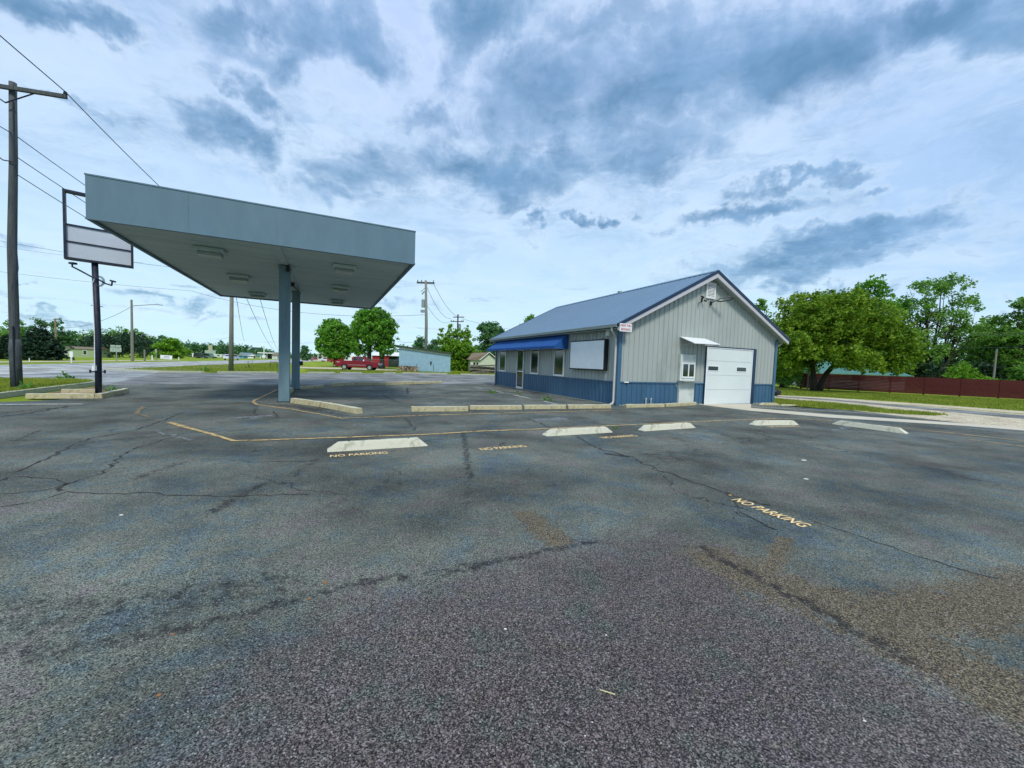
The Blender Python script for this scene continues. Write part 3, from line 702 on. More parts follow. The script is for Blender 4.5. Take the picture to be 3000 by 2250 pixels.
ribbed(q, 0, BL_, WH, ez, SP, RD, sideR); ribbed(q, 0, BW, WH, gz, SP, RD, backp)
q.build('upper_siding', M['siding'], bld, recalc=False)
q = MB(); zw = lambda x: WH
for pl_, L in ((front, BW), (sideL, BL_), (sideR, BL_), (backp, BW)): ribbed(q, 0, L, .02, zw, SP, RD, pl_)
q.build('wainscot', M['blue'], bld, recalc=False)
q = MB()
q.box(-.045,-.045,WH-.02, BW+.045,-.02,WH+.035); q.box(-.045,-.02,WH-.02,-.02,BL_,WH+.035)
q.build('wainscot_trim', M['blue'], bld)
q = MB()
q.box(-.05,-.05,0, .12,-.024,EH-.1); q.box(-.05,-.024,0,-.024,.12,EH-.1); q.build('corner_trim', M['bluetrim'], bld); q = MB()
q.box(BW-.13,-.05,0, BW+.05,-.024,EH-.05); q.box(BW+.024,-.024,0,BW+.05,.12,EH-.05); q.build('corner_trim', M['bluetrim'], bld); q = MB()
q.box(-.05,BL_-.1,0,-.024,BL_+.03,EH-.05)
q.build('corner_trim', M['bluetrim'], bld)
q = MB(); q.box(-.015,-.012,-.02, BW+.015, BL_+.01, .03); q.build('foundation', M['kerb'], bld)
# roof: ribbed sheets
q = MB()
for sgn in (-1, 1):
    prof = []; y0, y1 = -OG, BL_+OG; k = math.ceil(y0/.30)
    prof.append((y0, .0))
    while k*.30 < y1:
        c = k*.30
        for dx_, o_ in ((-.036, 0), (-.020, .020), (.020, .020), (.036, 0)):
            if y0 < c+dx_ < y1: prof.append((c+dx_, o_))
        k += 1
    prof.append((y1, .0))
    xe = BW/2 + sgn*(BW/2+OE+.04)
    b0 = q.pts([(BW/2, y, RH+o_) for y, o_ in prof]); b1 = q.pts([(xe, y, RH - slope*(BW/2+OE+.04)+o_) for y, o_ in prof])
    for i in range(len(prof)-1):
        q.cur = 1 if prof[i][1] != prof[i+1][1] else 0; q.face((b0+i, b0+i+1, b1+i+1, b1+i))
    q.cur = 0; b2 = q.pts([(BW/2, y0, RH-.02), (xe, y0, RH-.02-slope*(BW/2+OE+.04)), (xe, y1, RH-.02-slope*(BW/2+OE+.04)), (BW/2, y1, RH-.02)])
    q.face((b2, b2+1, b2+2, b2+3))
rf = q.build('roof', [M['roof'], mat('shaded rib flank tone', (.075, .13, .20), .5, 0, .1)], bld, recalc=False)  # rib flanks coloured darker: the ribs' shading is put into the colour
q = MB()
for sgn in (-1, 1):
    q.hexa([(BW/2,-OG-.03,RH+.03),(BW/2+sgn*.17,-OG-.03,RH+.03-slope*.17),(BW/2+sgn*.17,BL_+OG+.03,RH+.03-slope*.17),(BW/2,BL_+OG+.03,RH+.03),
            (BW/2,-OG-.03,RH+.05),(BW/2+sgn*.17,-OG-.03,RH+.045-slope*.17),(BW/2+sgn*.17,BL_+OG+.03,RH+.045-slope*.17),(BW/2,BL_+OG+.03,RH+.05)])
q.build('ridge_cap', M['roof'], rf)
for (y, yo, nm) in ((-OG, -1, 'front'), (BL_+OG, 1, 'back')):
    q = MB()
    for sgn in (-1, 1):
        xe = BW/2 + sgn*(BW/2+OE+.03); ze = RH - slope*(BW/2+OE+.03)
        ya, yb = (y-.045, y+.02) if yo < 0 else (y-.02, y+.045)
        q.hexa([(BW/2,ya,RH-.30),(xe,ya,ze-.26),(xe,yb,ze-.26),(BW/2,yb,RH-.30),(BW/2,ya,RH-.10),(xe,ya,ze-.10),(xe,yb,ze-.10),(BW/2,yb,RH-.10)])
    q.build('rake_fascia', M['fascia'], bld)
    q = MB()
    for sgn in (-1, 1):
        xe = BW/2 + sgn*(BW/2+OE+.06); ze = RH - slope*(BW/2+OE+.06)
        ya, yb = (y-.075, y+.03) if yo < 0 else (y-.03, y+.075)
        q.hexa([(BW/2,ya,RH-.10),(xe,ya,ze-.10),(xe,yb,ze-.10),(BW/2,yb,RH-.10),(BW/2,ya,RH+.035),(xe,ya,ze+.035),(xe,yb,ze+.035),(BW/2,yb,RH+.035)])
    q.build('rake_trim', M['navy'], rf)
q = MB()
for sgn in (-1, 1):   # soffits under the gable overhang and eaves
    xe = BW/2 + sgn*(BW/2+OE); ze = RH - slope*(BW/2+OE)
    q.hexa([(BW/2,-OG+.02,RH-.22),(xe,-OG+.02,ze-.20),(xe,0.03,ze-.20),(BW/2,0.03,RH-.22),(BW/2,-OG+.02,RH-.19),(xe,-OG+.02,ze-.17),(xe,0.03,ze-.17),(BW/2,0.03,RH-.19)])
    xa, xb = (-OE, .02) if sgn < 0 else (BW-.02, BW+OE)
    q.box(xa, 0.04, ze-.20, xb, BL_, ze-.17)
q.build('soffit', M['soffit'], bld)
q = MB(); ze = RH - slope*(BW/2+OE)
for xa, xb in ((-OE-.14, -OE), (BW+OE, BW+OE+.14)):
    q.prism([(xa,ze-.02),(xa+.02 if xa < 0 else xa,ze-.14),(xb if xa < 0 else xb-.02,ze-.14),(xb,ze-.02),(xb-.02,ze-.02),(xb-.03,ze-.11),(xa+.03,ze-.11),(xa+.02,ze-.02)], 'y', -OG-.02, BL_+OG)
q.build('gutter', M['gutter'], bld)
q = MB()
q.tube([(-OE-.07,-.02,ze-.13),(-OE-.07,-.02,ze-.26),(-.12,.10,ze-.52),(-.09,.10,ze-.62),(-.09,.10,.16),(-.16,.08,.06),(-.30,.06,.05)], .045, 6)
q.build('downspout', M['downspout'], bld)
q = MB()
q.tube([(BW+OE+.07,.0,ze-.13),(BW+OE+.07,.0,ze-.22),(BW+.10,.06,ze-.42),(BW+.09,.06,ze-.6),(BW+.09,.06,.16),(BW+.2,.04,.05)], .04, 6)
q.build('downspout', M['downspout'], bld)
q = MB(); q.tube([(-OE-.07,BL_-.02,ze-.13),(-.09,BL_-.05,ze-.5),(-.09,BL_-.05,.1),(-.3,BL_-.05,.03)], .04, 6); q.build('downspout', M['downspout'], bld)
# garage door
gd = MB()
for i, (a, b) in enumerate(((0.0,.70),(.70,1.39),(1.39,2.06),(2.06,2.66))): gd.box(5.13,-.050,a+.006, 8.28,-.015,b-.006)
gd.box(5.13,-.032,.0, 8.28,-.010,2.66)
gdo = gd.build('garage_door', mat('white door enamel', (.66, .72, .71), .4, 0, .03, 1.0), bld, bevel=.004)
for a0, a1 in ((5.22,5.89),(7.20,7.88)):
    f_ = MB(); f_.box(a0-.04,-.062,1.57,a1+.04,-.050,1.84); fo = f_.build('door_window', M['white'], gdo)
    p_ = MB(); p_.box(a0,-.066,1.61,a1,-.0622,1.80); p_.build('pane', M['glass'], fo)
q = MB(); q.box(8.28,-.075,0,8.32,-.03,2.69); q.box(5.07,-.075,0,5.13,-.03,2.69); q.box(5.13,-.075,2.66,8.28,-.03,2.69); q.build('garage_door_jamb', M['white'], bld)
q = MB(); q.box(8.32,-.068,0,8.58,-.025,2.75); q.box(5.02,-.068,0,5.07,-.025,2.75); q.box(5.07,-.068,2.69,8.32,-.025,2.75); q.build('garage_door_trim', M['navy'], bld)
# drive-thru window bay
q = MB(); q.box(3.37,-.13,.03,4.30,-.02,1.05); q.box(3.37,-.13,1.10,4.30,-.02,2.28); bay = q.build('window_bay', M['offwhite'], bld)
q = MB(); x0,x1,z0,z1 = 3.45,4.26,1.23,1.91
q.box(x0,-.16,z0,x1,-.132,z0+.06); q.box(x0,-.16,z1-.06,x1,-.132,z1); q.box(x0,-.16,z0+.06,x0+.06,-.132,z1-.06); q.box(x1-.06,-.16,z0+.06,x1,-.132,z1-.06); q.box((x0+x1)/2-.03,-.165,z0+.06,(x0+x1)/2+.03,-.134,z1-.06)
wf = q.build('serving_window', M['white'], bay)
q = MB(); q.box(x0+.06,-.150,z0+.06,(x0+x1)/2-.03,-.134,z1-.06); q.box((x0+x1)/2+.03,-.150,z0+.06,x1-.06,-.134,z1-.06); q.build('pane', M['glass'], wf)
q = MB(); q.box(3.33,-.42,1.055,4.34,-.02,1.095); q.build('serving_ledge', M['steel'], bay)
# little metal awning over it
q = MB(); q.hexa([(3.36,-.02,3.05),(3.36,-.82,2.74),(4.96,-.82,2.76),(4.96,-.02,3.05),(3.36,-.02,3.075),(3.36,-.82,2.765),(4.96,-.82,2.785),(4.96,-.02,3.075)])
awp = q.build('metal_awning', M['white'], bld)
q = MB()
for x in (3.40, 4.92):
    q.tube([(x,-.80,2.74),(x,-.02,2.68)], .014, 6); q.tube([(x,-.03,2.62),(x,-.03,3.04)], .014, 6)
q.tube([(3.40,-.80,2.74),(4.92,-.80,2.75)], .016, 6); q.build('awning_bracket', M['steel'], awp)
# gable vent
q = MB(); q.box(4.80,-.075,4.93,5.40,-.02,4.99); q.box(4.80,-.075,5.59,5.40,-.02,5.65); q.box(4.80,-.075,4.99,4.87,-.02,5.59); q.box(5.33,-.075,4.99,5.40,-.02,5.59)
for i in range(9):
    z = 5.0 + i*.0655; q.hexa([(4.87,-.072,z),(5.33,-.072,z),(5.33,-.03,z+.045),(4.87,-.03,z+.045),(4.87,-.072,z+.018),(5.33,-.072,z+.018),(5.33,-.03,z+.06),(4.87,-.03,z+.06)])
q.build('gable_vent', M['white'], bld)
# wall lamp loop and twin camera
q = MB(); q.box(5.08,-.09,4.62,5.18,-.02,4.80)
q.tube([(5.13,-.06,4.72),(5.2,-.18,4.80),(5.25,-.30,4.83)], .025, 6)
lp = [(5.25,-.30,4.80),(5.36,-.34,4.92),(5.74,-.62,5.0),(5.84,-.66,4.95),(5.72,-.56,4.84),(5.36,-.32,4.78),(5.25,-.30,4.80)]
q.tube(lp, .028, 6); q.build('wall_lamp', M['black'], bld)
q = MB(); q.box(4.52,-.06,4.72,4.60,-.02,4.90); q.tube([(4.56,-.06,4.84),(4.50,-.16,4.90),(4.36,-.24,4.90)], .03, 6); q.tube([(4.36,-.2,4.93),(4.30,-.34,4.86)], .045, 8); q.tube([(4.60,-.12,4.80),(4.66,-.22,4.74)], .035, 8)
q.build('security_camera', M['black'], bld)
for x in (1.50, 1.78):
    q = MB(); q.tube([(x,-.10,0),(x,-.10,.28),(x+.02,-.12,.32)], .022, 8); q.tube([(x,-.10,.26),(x,-.10,.31)], .035, 8); q.build('vent_pipe', M['downspout'], bld)
q = MB(); q.tube([(3.22,-.03,.90),(3.22,-.12,.90)], .025, 6); q.tube([(3.22,-.10,.90),(3.22,-.12,.83)], .018, 6); q.build('hose_tap', M['steel'], bld); q = MB(); q.tube([(.33,-.03,.98),(.50,-.10,.98)], .025, 6); q.build('hose_tap', M['steel'], bld)
q = MB(); q.box(-.16,.50,2.93,-.03,.72,3.18); q.build('meter_box', M['offwhite'], bld)
# corner sign on the gutter end
sg = MB(); sg.box(-.36,-.42,3.05,.26,-.40,3.37)
sgn_ = thing('entrance_sign', 'small white DRIVE THRU ENTRANCE sign with red letters at the roof corner', 'sign', (BX, BY, 0), BYAW)
sg.build('sign_plate', M['white'], sgn_)
sg = MB(); sg.box(-.12,-.40,3.10,-.08,-.36,3.3); sg.build('sign_bracket', M['steel'], sgn_)
def wall_text(text, parent, x0, z0, wid, hgt, y, m, rot=(math.pi/2, 0, 0), name='sign_lettering', base=(0,0)):
    cu = bpy.data.curves.new(name, 'FONT'); cu.body = text; cu.size = 1; cu.offset = .02; cu.resolution_u = 3
    ob = bpy.data.objects.new('tmp', cu); COL.objects.link(ob); bpy.context.view_layer.update()
    me = bpy.data.meshes.new_from_object(ob.evaluated_get(bpy.context.evaluated_depsgraph_get()))
    COL.objects.unlink(ob); bpy.data.objects.remove(ob)
    co = np.array([v.co[:] for v in me.vertices]); a0, a1 = co[:,0].min(), co[:,0].max(); b0, b1 = co[:,1].min(), co[:,1].max()
    for v in me.vertices: v.co = (x0+(v.co.x-a0)/(a1-a0)*wid, y, z0+(v.co.y-b0)/(b1-b0)*hgt)
    me.materials.clear(); me.materials.append(m)
    o = bpy.data.objects.new(name, me); COL.objects.link(o); o.parent = parent; return o
wall_text('DRIVE THRU', sgn_, -.33, 3.24, .56, .095, -.424, M['redtext']); wall_text('ENTRANCE', sgn_, -.29, 3.09, .48, .095, -.424, M['redtext'])
# side windows and door (facing -x)
def sidewin(b0, b1, z0, z1, name='window'):
    q = MB(); f = .065
    q.box(-.075,b0,z0,-.02,b1,z0+f+.02); q.box(-.075,b0,z1-f,-.02,b1,z1); q.box(-.075,b0,z0+f+.02,-.02,b0+f,z1-f); q.box(-.075,b1-f,z0+f+.02,-.02,b1,z1-f)
    w = q.build(name, M['white'], bld)
    p = MB(); p.box(-.05,b0+f,z0+f+.02,-.026,b1-f,z1-f); p.build('pane', M['glass'], w)
    return w
sidewin(11.75,12.85,1.03,2.5); sidewin(6.94,7.95,1.03,2.5); sidewin(4.18,5.20,1.03,2.5)
q = MB(); b0, b1 = 8.92, 9.90
q.box(-.075,b0,.03,-.02,b1,.16); q.box(-.075,b0,2.42,-.02,b1,2.5); q.box(-.075,b0,.16,-.02,b0+.07,2.42); q.box(-.075,b1-.07,.16,-.02,b1,2.42); q.box(-.07,b0+.07,1.10,-.02,b1-.07,1.16)
dr = q.build('glass_door', M['white'], bld)
p = MB(); p.box(-.05,b0+.07,.16,-.028,b1-.07,1.10); p.box(-.05,b0+.07,1.16,-.028,b1-.07,2.42); p.build('pane', M['glass'], dr)
p = MB(); p.tube([(-.10,b1-.14,.95),(-.10,b1-.14,1.3)], .012, 6); p.build('handle', M['steel'], dr)
# blue fabric awning: wedge with valance
aw = thing('fabric_awning', 'long royal blue fabric awning over the glass door and windows', 'awning', (BX, BY, 0), BYAW)
q = MB(); y0, y1, po = 3.88, 13.45, .82
n_ = 14
for i in range(n_):
    ya = y0 + (y1-y0)*i/n_; yb = y0 + (y1-y0)*(i+1)/n_
    sg0 = .018*math.sin(i*1.7); sg1 = .018*math.sin((i+1)*1.7)
    q.poly([(-.03,ya,3.22),(-.03,yb,3.22),(-po/2,yb,2.885+sg1),(-po/2,ya,2.885+sg0)]); q.poly([(-po/2,ya,2.885+sg0),(-po/2,yb,2.885+sg1),(-po,yb,2.57),(-po,ya,2.57)])
    q.poly([(-po,ya,2.57),(-po,yb,2.57),(-po,yb,2.43),(-po,ya,2.43)])
for y in (y0, y1): q.poly([(-.03,y,3.22),(-po/2,y,2.885),(-po,y,2.57),(-po,y,2.43),(-.03,y,2.43)])
for f_ in range(0): pass
q.build('awning_cloth', M['awning'], aw)
q = MB()
for y in (y0+.02, (y0+y1)/2+.9, y1-.02):
    q.tube([(-.04,y,2.44),(-po+.02,y,2.44)], .014, 6); q.tube([(-.04,y,2.44),(-.04,y,3.2)], .014, 6)
q.tube([(-po+.02,y0,2.44),(-po+.02,y1,2.44)], .014, 6); q.build('awning_frame', M['steel'], aw)
# blank sign cabinet on the side wall
sc_ = thing('sign_cabinet', 'blank white lightbox sign in a black frame on the side wall', 'sign', (BX, BY, 0), BYAW)
q = MB(); q.box(-.22,.66,1.43,-.03,3.40,2.80); q.build('cabinet', M['black'], sc_, bevel=.01)
q = MB(); q.box(-.232,.72,1.49,-.221,3.34,2.74); q.build('sign_face', M['board'], sc_)
for y in (.95, 3.1): q = MB(); q.tube([(-.12,y,2.80),(-.12,y,2.86)], .02, 6); q.build('mounting_lug', M['black'], sc_)

# ------------------------------------------------------------------ canopy
CX, CY, CYAW, CW, CDp, HB, HT = -10.09, 9.33, .445, 7.62, 13.0, 4.66, 5.66
cn = thing('fuel_canopy', 'faded grey-blue flat canopy on two square columns over the lot', 'canopy', (CX, CY, 0), CYAW)
q = MB(); th = .06
q.box(0,0,HB,CW,th,HT); q.box(0,CDp-th,HB,CW,CDp,HT); q.box(0,th,HB,th,CDp-th,HT); q.box(CW-th,th,HB,CW,CDp-th,HT)
fs = q.build('fascia', M['canopy'], cn, bevel=.006)
q = MB(); q.box(-.012,-.012,HB-.03,CW+.012,.075,HB+.012); q.box(-.012,CDp-.075,HB-.03,CW+.012,CDp+.012,HB+.012); q.box(-.012,.075,HB-.03,.075,CDp-.075,HB+.012); q.box(CW-.075,.075,HB-.03,CW+.012,CDp-.075,HB+.012)
q.box(-.012,-.012,HT-.02,CW+.012,.075,HT+.012); q.box(-.012,.075,HT-.02,.075,CDp,HT+.012); q.box(CW-.075,.075,HT-.02,CW+.012,CDp,HT+.012)
q.build('fascia_lip', M['canopy'], fs)
for xs0 in (1.9, 3.82, 5.7): q = MB(); q.box(xs0,-.006,HB+.02,xs0+.012,-.0005,HT-.03); q.build('panel_joint', M['column'], fs)
q = MB(); i = 0; y = .08
while y < CDp-.1:
    q.box(.07, y, HB+.03, CW-.07, min(y+.385, CDp-.07), HB+.05); q.box(.07, y+.385, HB+.036, CW-.07, min(y+.40, CDp-.07), HB+.05); y += .40
q.build('soffit', M['canopysoffit'], cn)
q = MB(); q.box(.07,.07,HT-.35,CW-.07,CDp-.07,HT-.33); q.build('deck', M['steel'], cn)
q = MB(); q.box(CW/2-.1,.08,HB-.0,CW/2+.1,9.6,HB+.028); q.build('beam_cover', M['canopysoffit'], cn)
for b_, hh in ((2.87, HB-.02), (8.60, HB-.02)):
    q = MB(); s_ = .165
    q.box(CW/2-s_,b_-s_,0,CW/2+s_,b_+s_,hh); co = q.build('column', M['column'], cn, bevel=.012)
    q = MB(); q.box(CW/2-s_-.05,b_-s_-.05,0.005,CW/2+s_+.05,b_+s_+.05,.03); q.build('base_plate', M['signmetal'], co)
    q = MB(); q.box(CW/2-s_-.02,b_-s_-.02,hh-.10,CW/2+s_+.02,b_+s_+.02,hh-.02); q.build('cap_plate', M['column'], co)
q = MB(); q.box(CW/2+.17,8.5,1.16,CW/2+.30,8.7,1.36); q.build('switch_box', M['black'], cn)
q = MB(); q.tube([(CW/2+.1,2.7,HB-.22),(CW/2+.1,2.7,HB-.02)], .06, 8); q.build('junction_box', M['black'], cn); q = MB(); q.tube([(CW/2-.02,6.2,HB-.16),(CW/2-.02,6.2,HB+.0)], .11, 10); q.tube([(CW/2-.02,6.2,HB-.1),(CW/2+.12,7.9,HB-.05)], .03, 6); q.build('conduit', M['black'], cn)
for b_ in (1.8, 6.0, 10.7):
    for a_ in (1.98, 5.64):
        q = MB(); q.box(a_-.36,b_-.28,HB-.10,a_+.36,b_+.28,HB+.02)
        fx = q.build('canopy_light', M['canopysoffit'], cn, bevel=.02)
        q = MB(); q.box(a_-.28,b_-.21,HB-.20,a_+.28,b_+.21,HB-.102); q.build('lens', M['lens'], fx, bevel=.02)

# ------------------------------------------------------------------ pylon sign
sp = G(289, 1165)
ps = thing('pole_sign', 'tall dark pole sign with two blank white panels and an empty top frame', 'sign', sp, 0)
q = MB(); q.smooth = True; q.tube([(0,0,0),(.02,0,2.0),(-.04,0,4.42)], [.085,.082,.08], 14); q.build('pole', M['signmetal'], ps)
cth = R(43); cyaw = cth
Ms = Matrix.Rotation(cyaw, 4, 'Z')
def signframe():
    a0, a1, zb, zt = -.68, .88, 4.38, 6.50
    q = MB(); q.T = Ms; t_ = .06
    q.box(a0,-.13,zb,a0+t_,.13,zt); q.box(a1-t_,-.13,zb,a1,.13,zt); q.box(a0+t_,-.13,zb,a1-t_,.13,zb+t_); q.box(a0+t_,-.13,zt-t_,a1-t_,.13,zt)
    q.box(a0+t_,-.10,5.42,a1-t_,.10,5.47); q.box(a0+t_,-.10,4.91,a1-t_,.10,4.95)
    fr = q.build('sign_frame', M['signmetal'], ps)
    for z0, z1 in ((zb+t_, 4.91), (4.95, 5.42)):
        p = MB(); p.T = Ms; p.box(a0+t_,-.07,z0,a1-t_-.0,.07,z1); p.build('sign_panel', M['panel'], ps)
signframe()
q = MB()
q.tube([(-.66,-.1,4.36),(-.64,-.12,4.22),(-.4,-.1,4.10),(0,-.05,3.88)], .025, 6); q.box(-.74,-.14,4.30,-.58,-.02,4.36)
q.tube([(0,-.05,3.92),(.4,-.1,3.72),(.62,-.12,3.66),(.64,-.12,3.80)], .025, 6); q.tube([(.58,-.12,3.82),(.74,-.12,3.78)], .03, 6)
q.build('lamp_bracket', M['signmetal'], ps)
q = MB()
for k in range(3):
    q.tube([(.22+.01*k+(.13+.02*k)*math.cos(a*math.pi/6), -.13, 3.78+(.13+.02*k)*math.sin(a*math.pi/6)) for a in range(13)], .008, 5)
q.build('wire_coil', M['wire'], ps)
q = MB(); q.tube([(-.0,-.10,1.02),(0.01,-.10,2.2),(-.03,-.10,3.7),(.05,-.10,3.85)], .013, 6); q.build('conduit', M['white'], ps)
q = MB(); q.box(-.05,-.15,.90,.05,-.085,1.06); q.build('junction_box', M['white'], ps)
q = MB(); q.tube([(-.25,-.02,.86),(.25,-.02,.86)], .02, 6)
for x in (-.24,.24): q.tube([(x,-.02,.81),(x,-.02,.92)], .028, 6)
q.build('crossbar', M['signmetal'], ps); q = MB(); q.tube([(-.19,0,3.02),(.2,0,2.98)], .012, 6); q.build('pole_bolt', M['signmetal'], ps)

# ------------------------------------------------------------------ utility poles and wires
CA = Vector((math.cos(R(19.4)), math.sin(R(19.4)), 0))
up = G(50, 1146)
upo = thing('utility_pole', 'tall weathered wooden power pole with crossarm rising beside the grass island', 'utility pole', up)
q = MB(); q.smooth = True; q.tube([(0,0,-.1),(-.03,0,2),(-.02,0,5),(.12,0,8),(.18,0,10.62)], [.14,.13,.12,.105,.095], 14); q.build('pole', M['wood'], upo)
q = MB(); q.smooth = True; q.tube([(0,0,.0),(-.02,0,1.3),(-.03,0,1.5),(-.02,0,1.85)], [.15,.15,.158,.132], 14); q.build('pole_sleeve', mat('grey tar wrap', (.07, .085, .09), .8, 0, .3, 6, bump=.5, bscale=20), upo)
q = MB(); c0 = Vector((.18,-.16,10.35)); q.T = Matrix.Translation(c0) @ Matrix.Rotation(R(14), 4, 'Z'); q.box(-1.7,-.05,-.06,1.62,.05,.06); q.build('crossarm', M['wood'], upo)
q = MB(); q.T = Matrix.Translation(c0) @ Matrix.Rotation(R(19.4), 4, 'Z')
for s_ in (-1, 1): q.tube([(0,-.08,-.55),(s_*.75,-.08,-.05)], .022, 5)
q.build('arm_brace', M['signmetal'], upo)
q = MB(); ins = []
for s_ in (-1.6, 1.5):
    q = MB(); p = c0 + CA*s_; q.tube([p+Vector((0,0,.07)), p+Vector((0,0,.15)), p+Vector((0,0,.24))], [.03,.06,.045], 8); ins.append(up+p+Vector((0,0,.24))); q.build('insulator', M['black'], upo)
q = MB(); q.tube([(-.25,-.15,8.1),(-.05,-.15,7.95),(.3,-.15,7.9)], .02, 5); q.tube([(-.3,-.15,8.25),(-.3,-.15,7.9)], .05, 6); q.build('wire_clamp', M['black'], upo)
q = MB(); q.tube([(.17,-.12,2.1),(.20,-.14,3.4),(.26,-.12,4.6),(.22,-.1,5.2),(.23,-.08,8),(.26,-.08,10)], .012, 5); q.tube([(.26,-.12,3.9),(.33,-.12,4.3),(.30,-.12,4.9)], .012, 5); q.build('ground_wire', M['wire'], upo)
q = MB(); q.tube([(.08,-.13,0),(.08,-.125,2.3)], .022, 6); q.build('riser_pipe', M['signmetal'], upo)
def wire(a, b, sag, rad, label, group=None, n=14):
    q = MB(); pts = []
    for i in range(n+1):
        t_ = i/n; p = a.lerp(b, t_); p = p - Vector((0,0,4*sag*t_*(1-t_))); pts.append(p)
    q.tube(pts, rad, 5, cap=False); o = q.build('overhead_wire', M['wire']); tag(o, label, 'wire', group); return o
p2 = G(677, 1087)
pole2 = thing('utility_pole', 'plain wooden power pole standing in the grass strip behind the canopy', 'utility pole', p2)
q = MB(); q.smooth = True; q.tube([(0,0,-.1),(.05,0,5),(.1,0,10.3)], [.21,.17,.14], 10); q.build('pole', M['palewood'], pole2)
q = MB(); q.T = Matrix.Rotation(R(19.4), 4, 'Z'); q.box(-1.5,-.06,10.0,1.5,.06,10.14); q.build('crossarm', M['palewood'], pole2)
GWi = 'power lines along the highway'
top2 = p2 + Vector((.1, 0, 10.2))
back = -Vector((HWD.x, HWD.y, 0))
wire(ins[1], top2 + CA*1.4, .5, .017, 'topmost wire from the near crossarm down behind the canopy', GWi)
wire(ins[1], ins[1] + back*30 + Vector((0,0,.3)), .4, .017, 'topmost wire leaving the near crossarm towards the upper left', GWi)
wire(up+Vector((.16,0,8.9)), top2 + Vector((.1,0,-1.2)), .5, .014, 'second wire from the near pole reaching the canopy edge', GWi)
wire(up+Vector((.14,0,8.9)), up+Vector((.14,0,8.9)) + back*30, .4, .014, 'short wire at the left frame edge above the pole clamp', GWi)
wire(up+Vector((.14,0,8.2)), top2 + Vector((0,0,-2.0)), .5, .014, 'third wire from the near pole crossing above the pole sign', GWi)
wire(up+Vector((.14,0,7.6)), top2 + Vector((0,0,-2.8)), .5, .014, 'lowest wire from the near pole ending at the canopy corner', GWi)
far3 = at(808, 1028, 130); far4 = at(716, 1000, 120)
wire(top2 + CA*1.4, far3 + Vector((1.0,0,0)), 1.5, .03, 'right wire of the fan under the canopy edge falling to the far pole', GWi)
wire(top2 + Vector((0,0,-.4)), far3, 1.5, .03, 'middle wire of the fan under the canopy edge', GWi)
wire(top2 + Vector((0,0,-.6)), far4, 1.0, .03, 'steep left wire of the fan under the canopy edge', GWi)
p3 = G(1246, 1086)
pole3 = thing('utility_pole', 'wooden power pole with a transformer in front of the pale blue shed', 'utility pole', p3)
q = MB(); q.smooth = True; q.tube([(0,0,-.1),(0,0,7),(-.25,0,14.1)], [.27,.23,.17], 10); q.build('pole', M['palewood'], pole3)
q = MB(); q.box(-1.65,-.1,13.6,1.1,.1,13.85)
for x in (-1.5,-.9,.95): q.tube([(x,0,13.85),(x,0,14.15)], .07, 6)
q.build('crossarm', M['wood'], pole3)
q = MB(); q.tube([(-.55,-.1,9.9),(-.55,-.1,11.1)], .27, 10); q.build('transformer', M['greyblue'], pole3); q = MB(); q.box(-.9,-.3,9.1,-.35,.1,9.5); q.build('junction_box', M['greyblue'], pole3); q = MB(); q.tube([(-.8,-.1,11.9),(-.4,-.1,12.4)], .1, 6); q.tube([(-1.0,-.1,12.3),(-.3,-.1,12.9)], .05, 5); q.build('fuse_cutout', M['greyblue'], pole3)
p4 = at(1338, 1060, 95); p4.z = 0
pole4 = thing('utility_pole', 'distant power pole with two crossarms above the spiky bush', 'utility pole', p4)
h4 = at(1338, 921, 95).z
q = MB(); q.tube([(0,0,-.1),(0,0,h4)], [.22,.17], 8); q.build('pole', M['wood'], pole4)
q = MB(); q.T = Matrix.Rotation(-.25, 4, 'Z'); q.box(-1.2,-.09,h4-.75,1.6,.09,h4-.55); q.box(-1.8,-.09,h4-1.8,1.5,.09,h4-1.6)
for x in (-1.7,-1.1,1.0,1.4): q.tube([(x,0,h4-1.6),(x,0,h4-1.3)], .07, 5)
q.build('crossarm', M['wood'], pole4)
q = MB(); q.tube([(.5,-.1,h4-3.4),(.5,-.1,h4-2.3)], .3, 8); q.build('transformer', M['greyblue'], pole4)
GX = 'cables around the shed'
t3 = p3 + Vector((0,0,13.6)); t4 = p4 + Vector((0,0,h4-1))
wire(t3 + Vector((.9,0,.2)), t4 + Vector((1.2,0,.4)), 1.6, .03, 'upper right wire between the transformer pole and the distant pole', GX)
wire(t3 + Vector((-.2,0,-.2)), t4 + Vector((-1.5,0,0)), 1.6, .03, 'middle wire between the transformer pole and the distant pole', GX)
wire(p3 + Vector((0,0,10.3)), t4 + Vector((-1.7,0,-.6)), 1.4, .025, 'low sagging wire right of the transformer', GX)
wire(t4 + Vector((1,0,0)), at(1620, 970, 110), 1.0, .03, 'wire running right from the distant pole towards the roof', GX)
wire(p3 + Vector((-.1,0,8.8)), at(560, 852, 75), 1.8, .025, 'long cable passing left behind the canopy columns', GX)
wire(at(-60, 788, 75), at(560, 852, 75), .3, .022, 'faint cable crossing the sky behind the pole sign', GX)
wire(at(-60, 694, 60), at(520, 785, 60), .3, .022, 'cable level with the white sign panels', GX)
wire(at(-60, 712, 62), at(420, 770, 62), .3, .016, 'thinner cable just below the one at the sign panels', GX)
wire(p3 + Vector((0,0,4.9)), at(1165, 1000, 66), .3, .02, 'service cable sloping down left from the transformer pole', GX)
wire(p3 + Vector((0,0,4.6)), at(1290, 1000, 66), .5, .025, 'drooping dark service cable right of the transformer pole', GX)
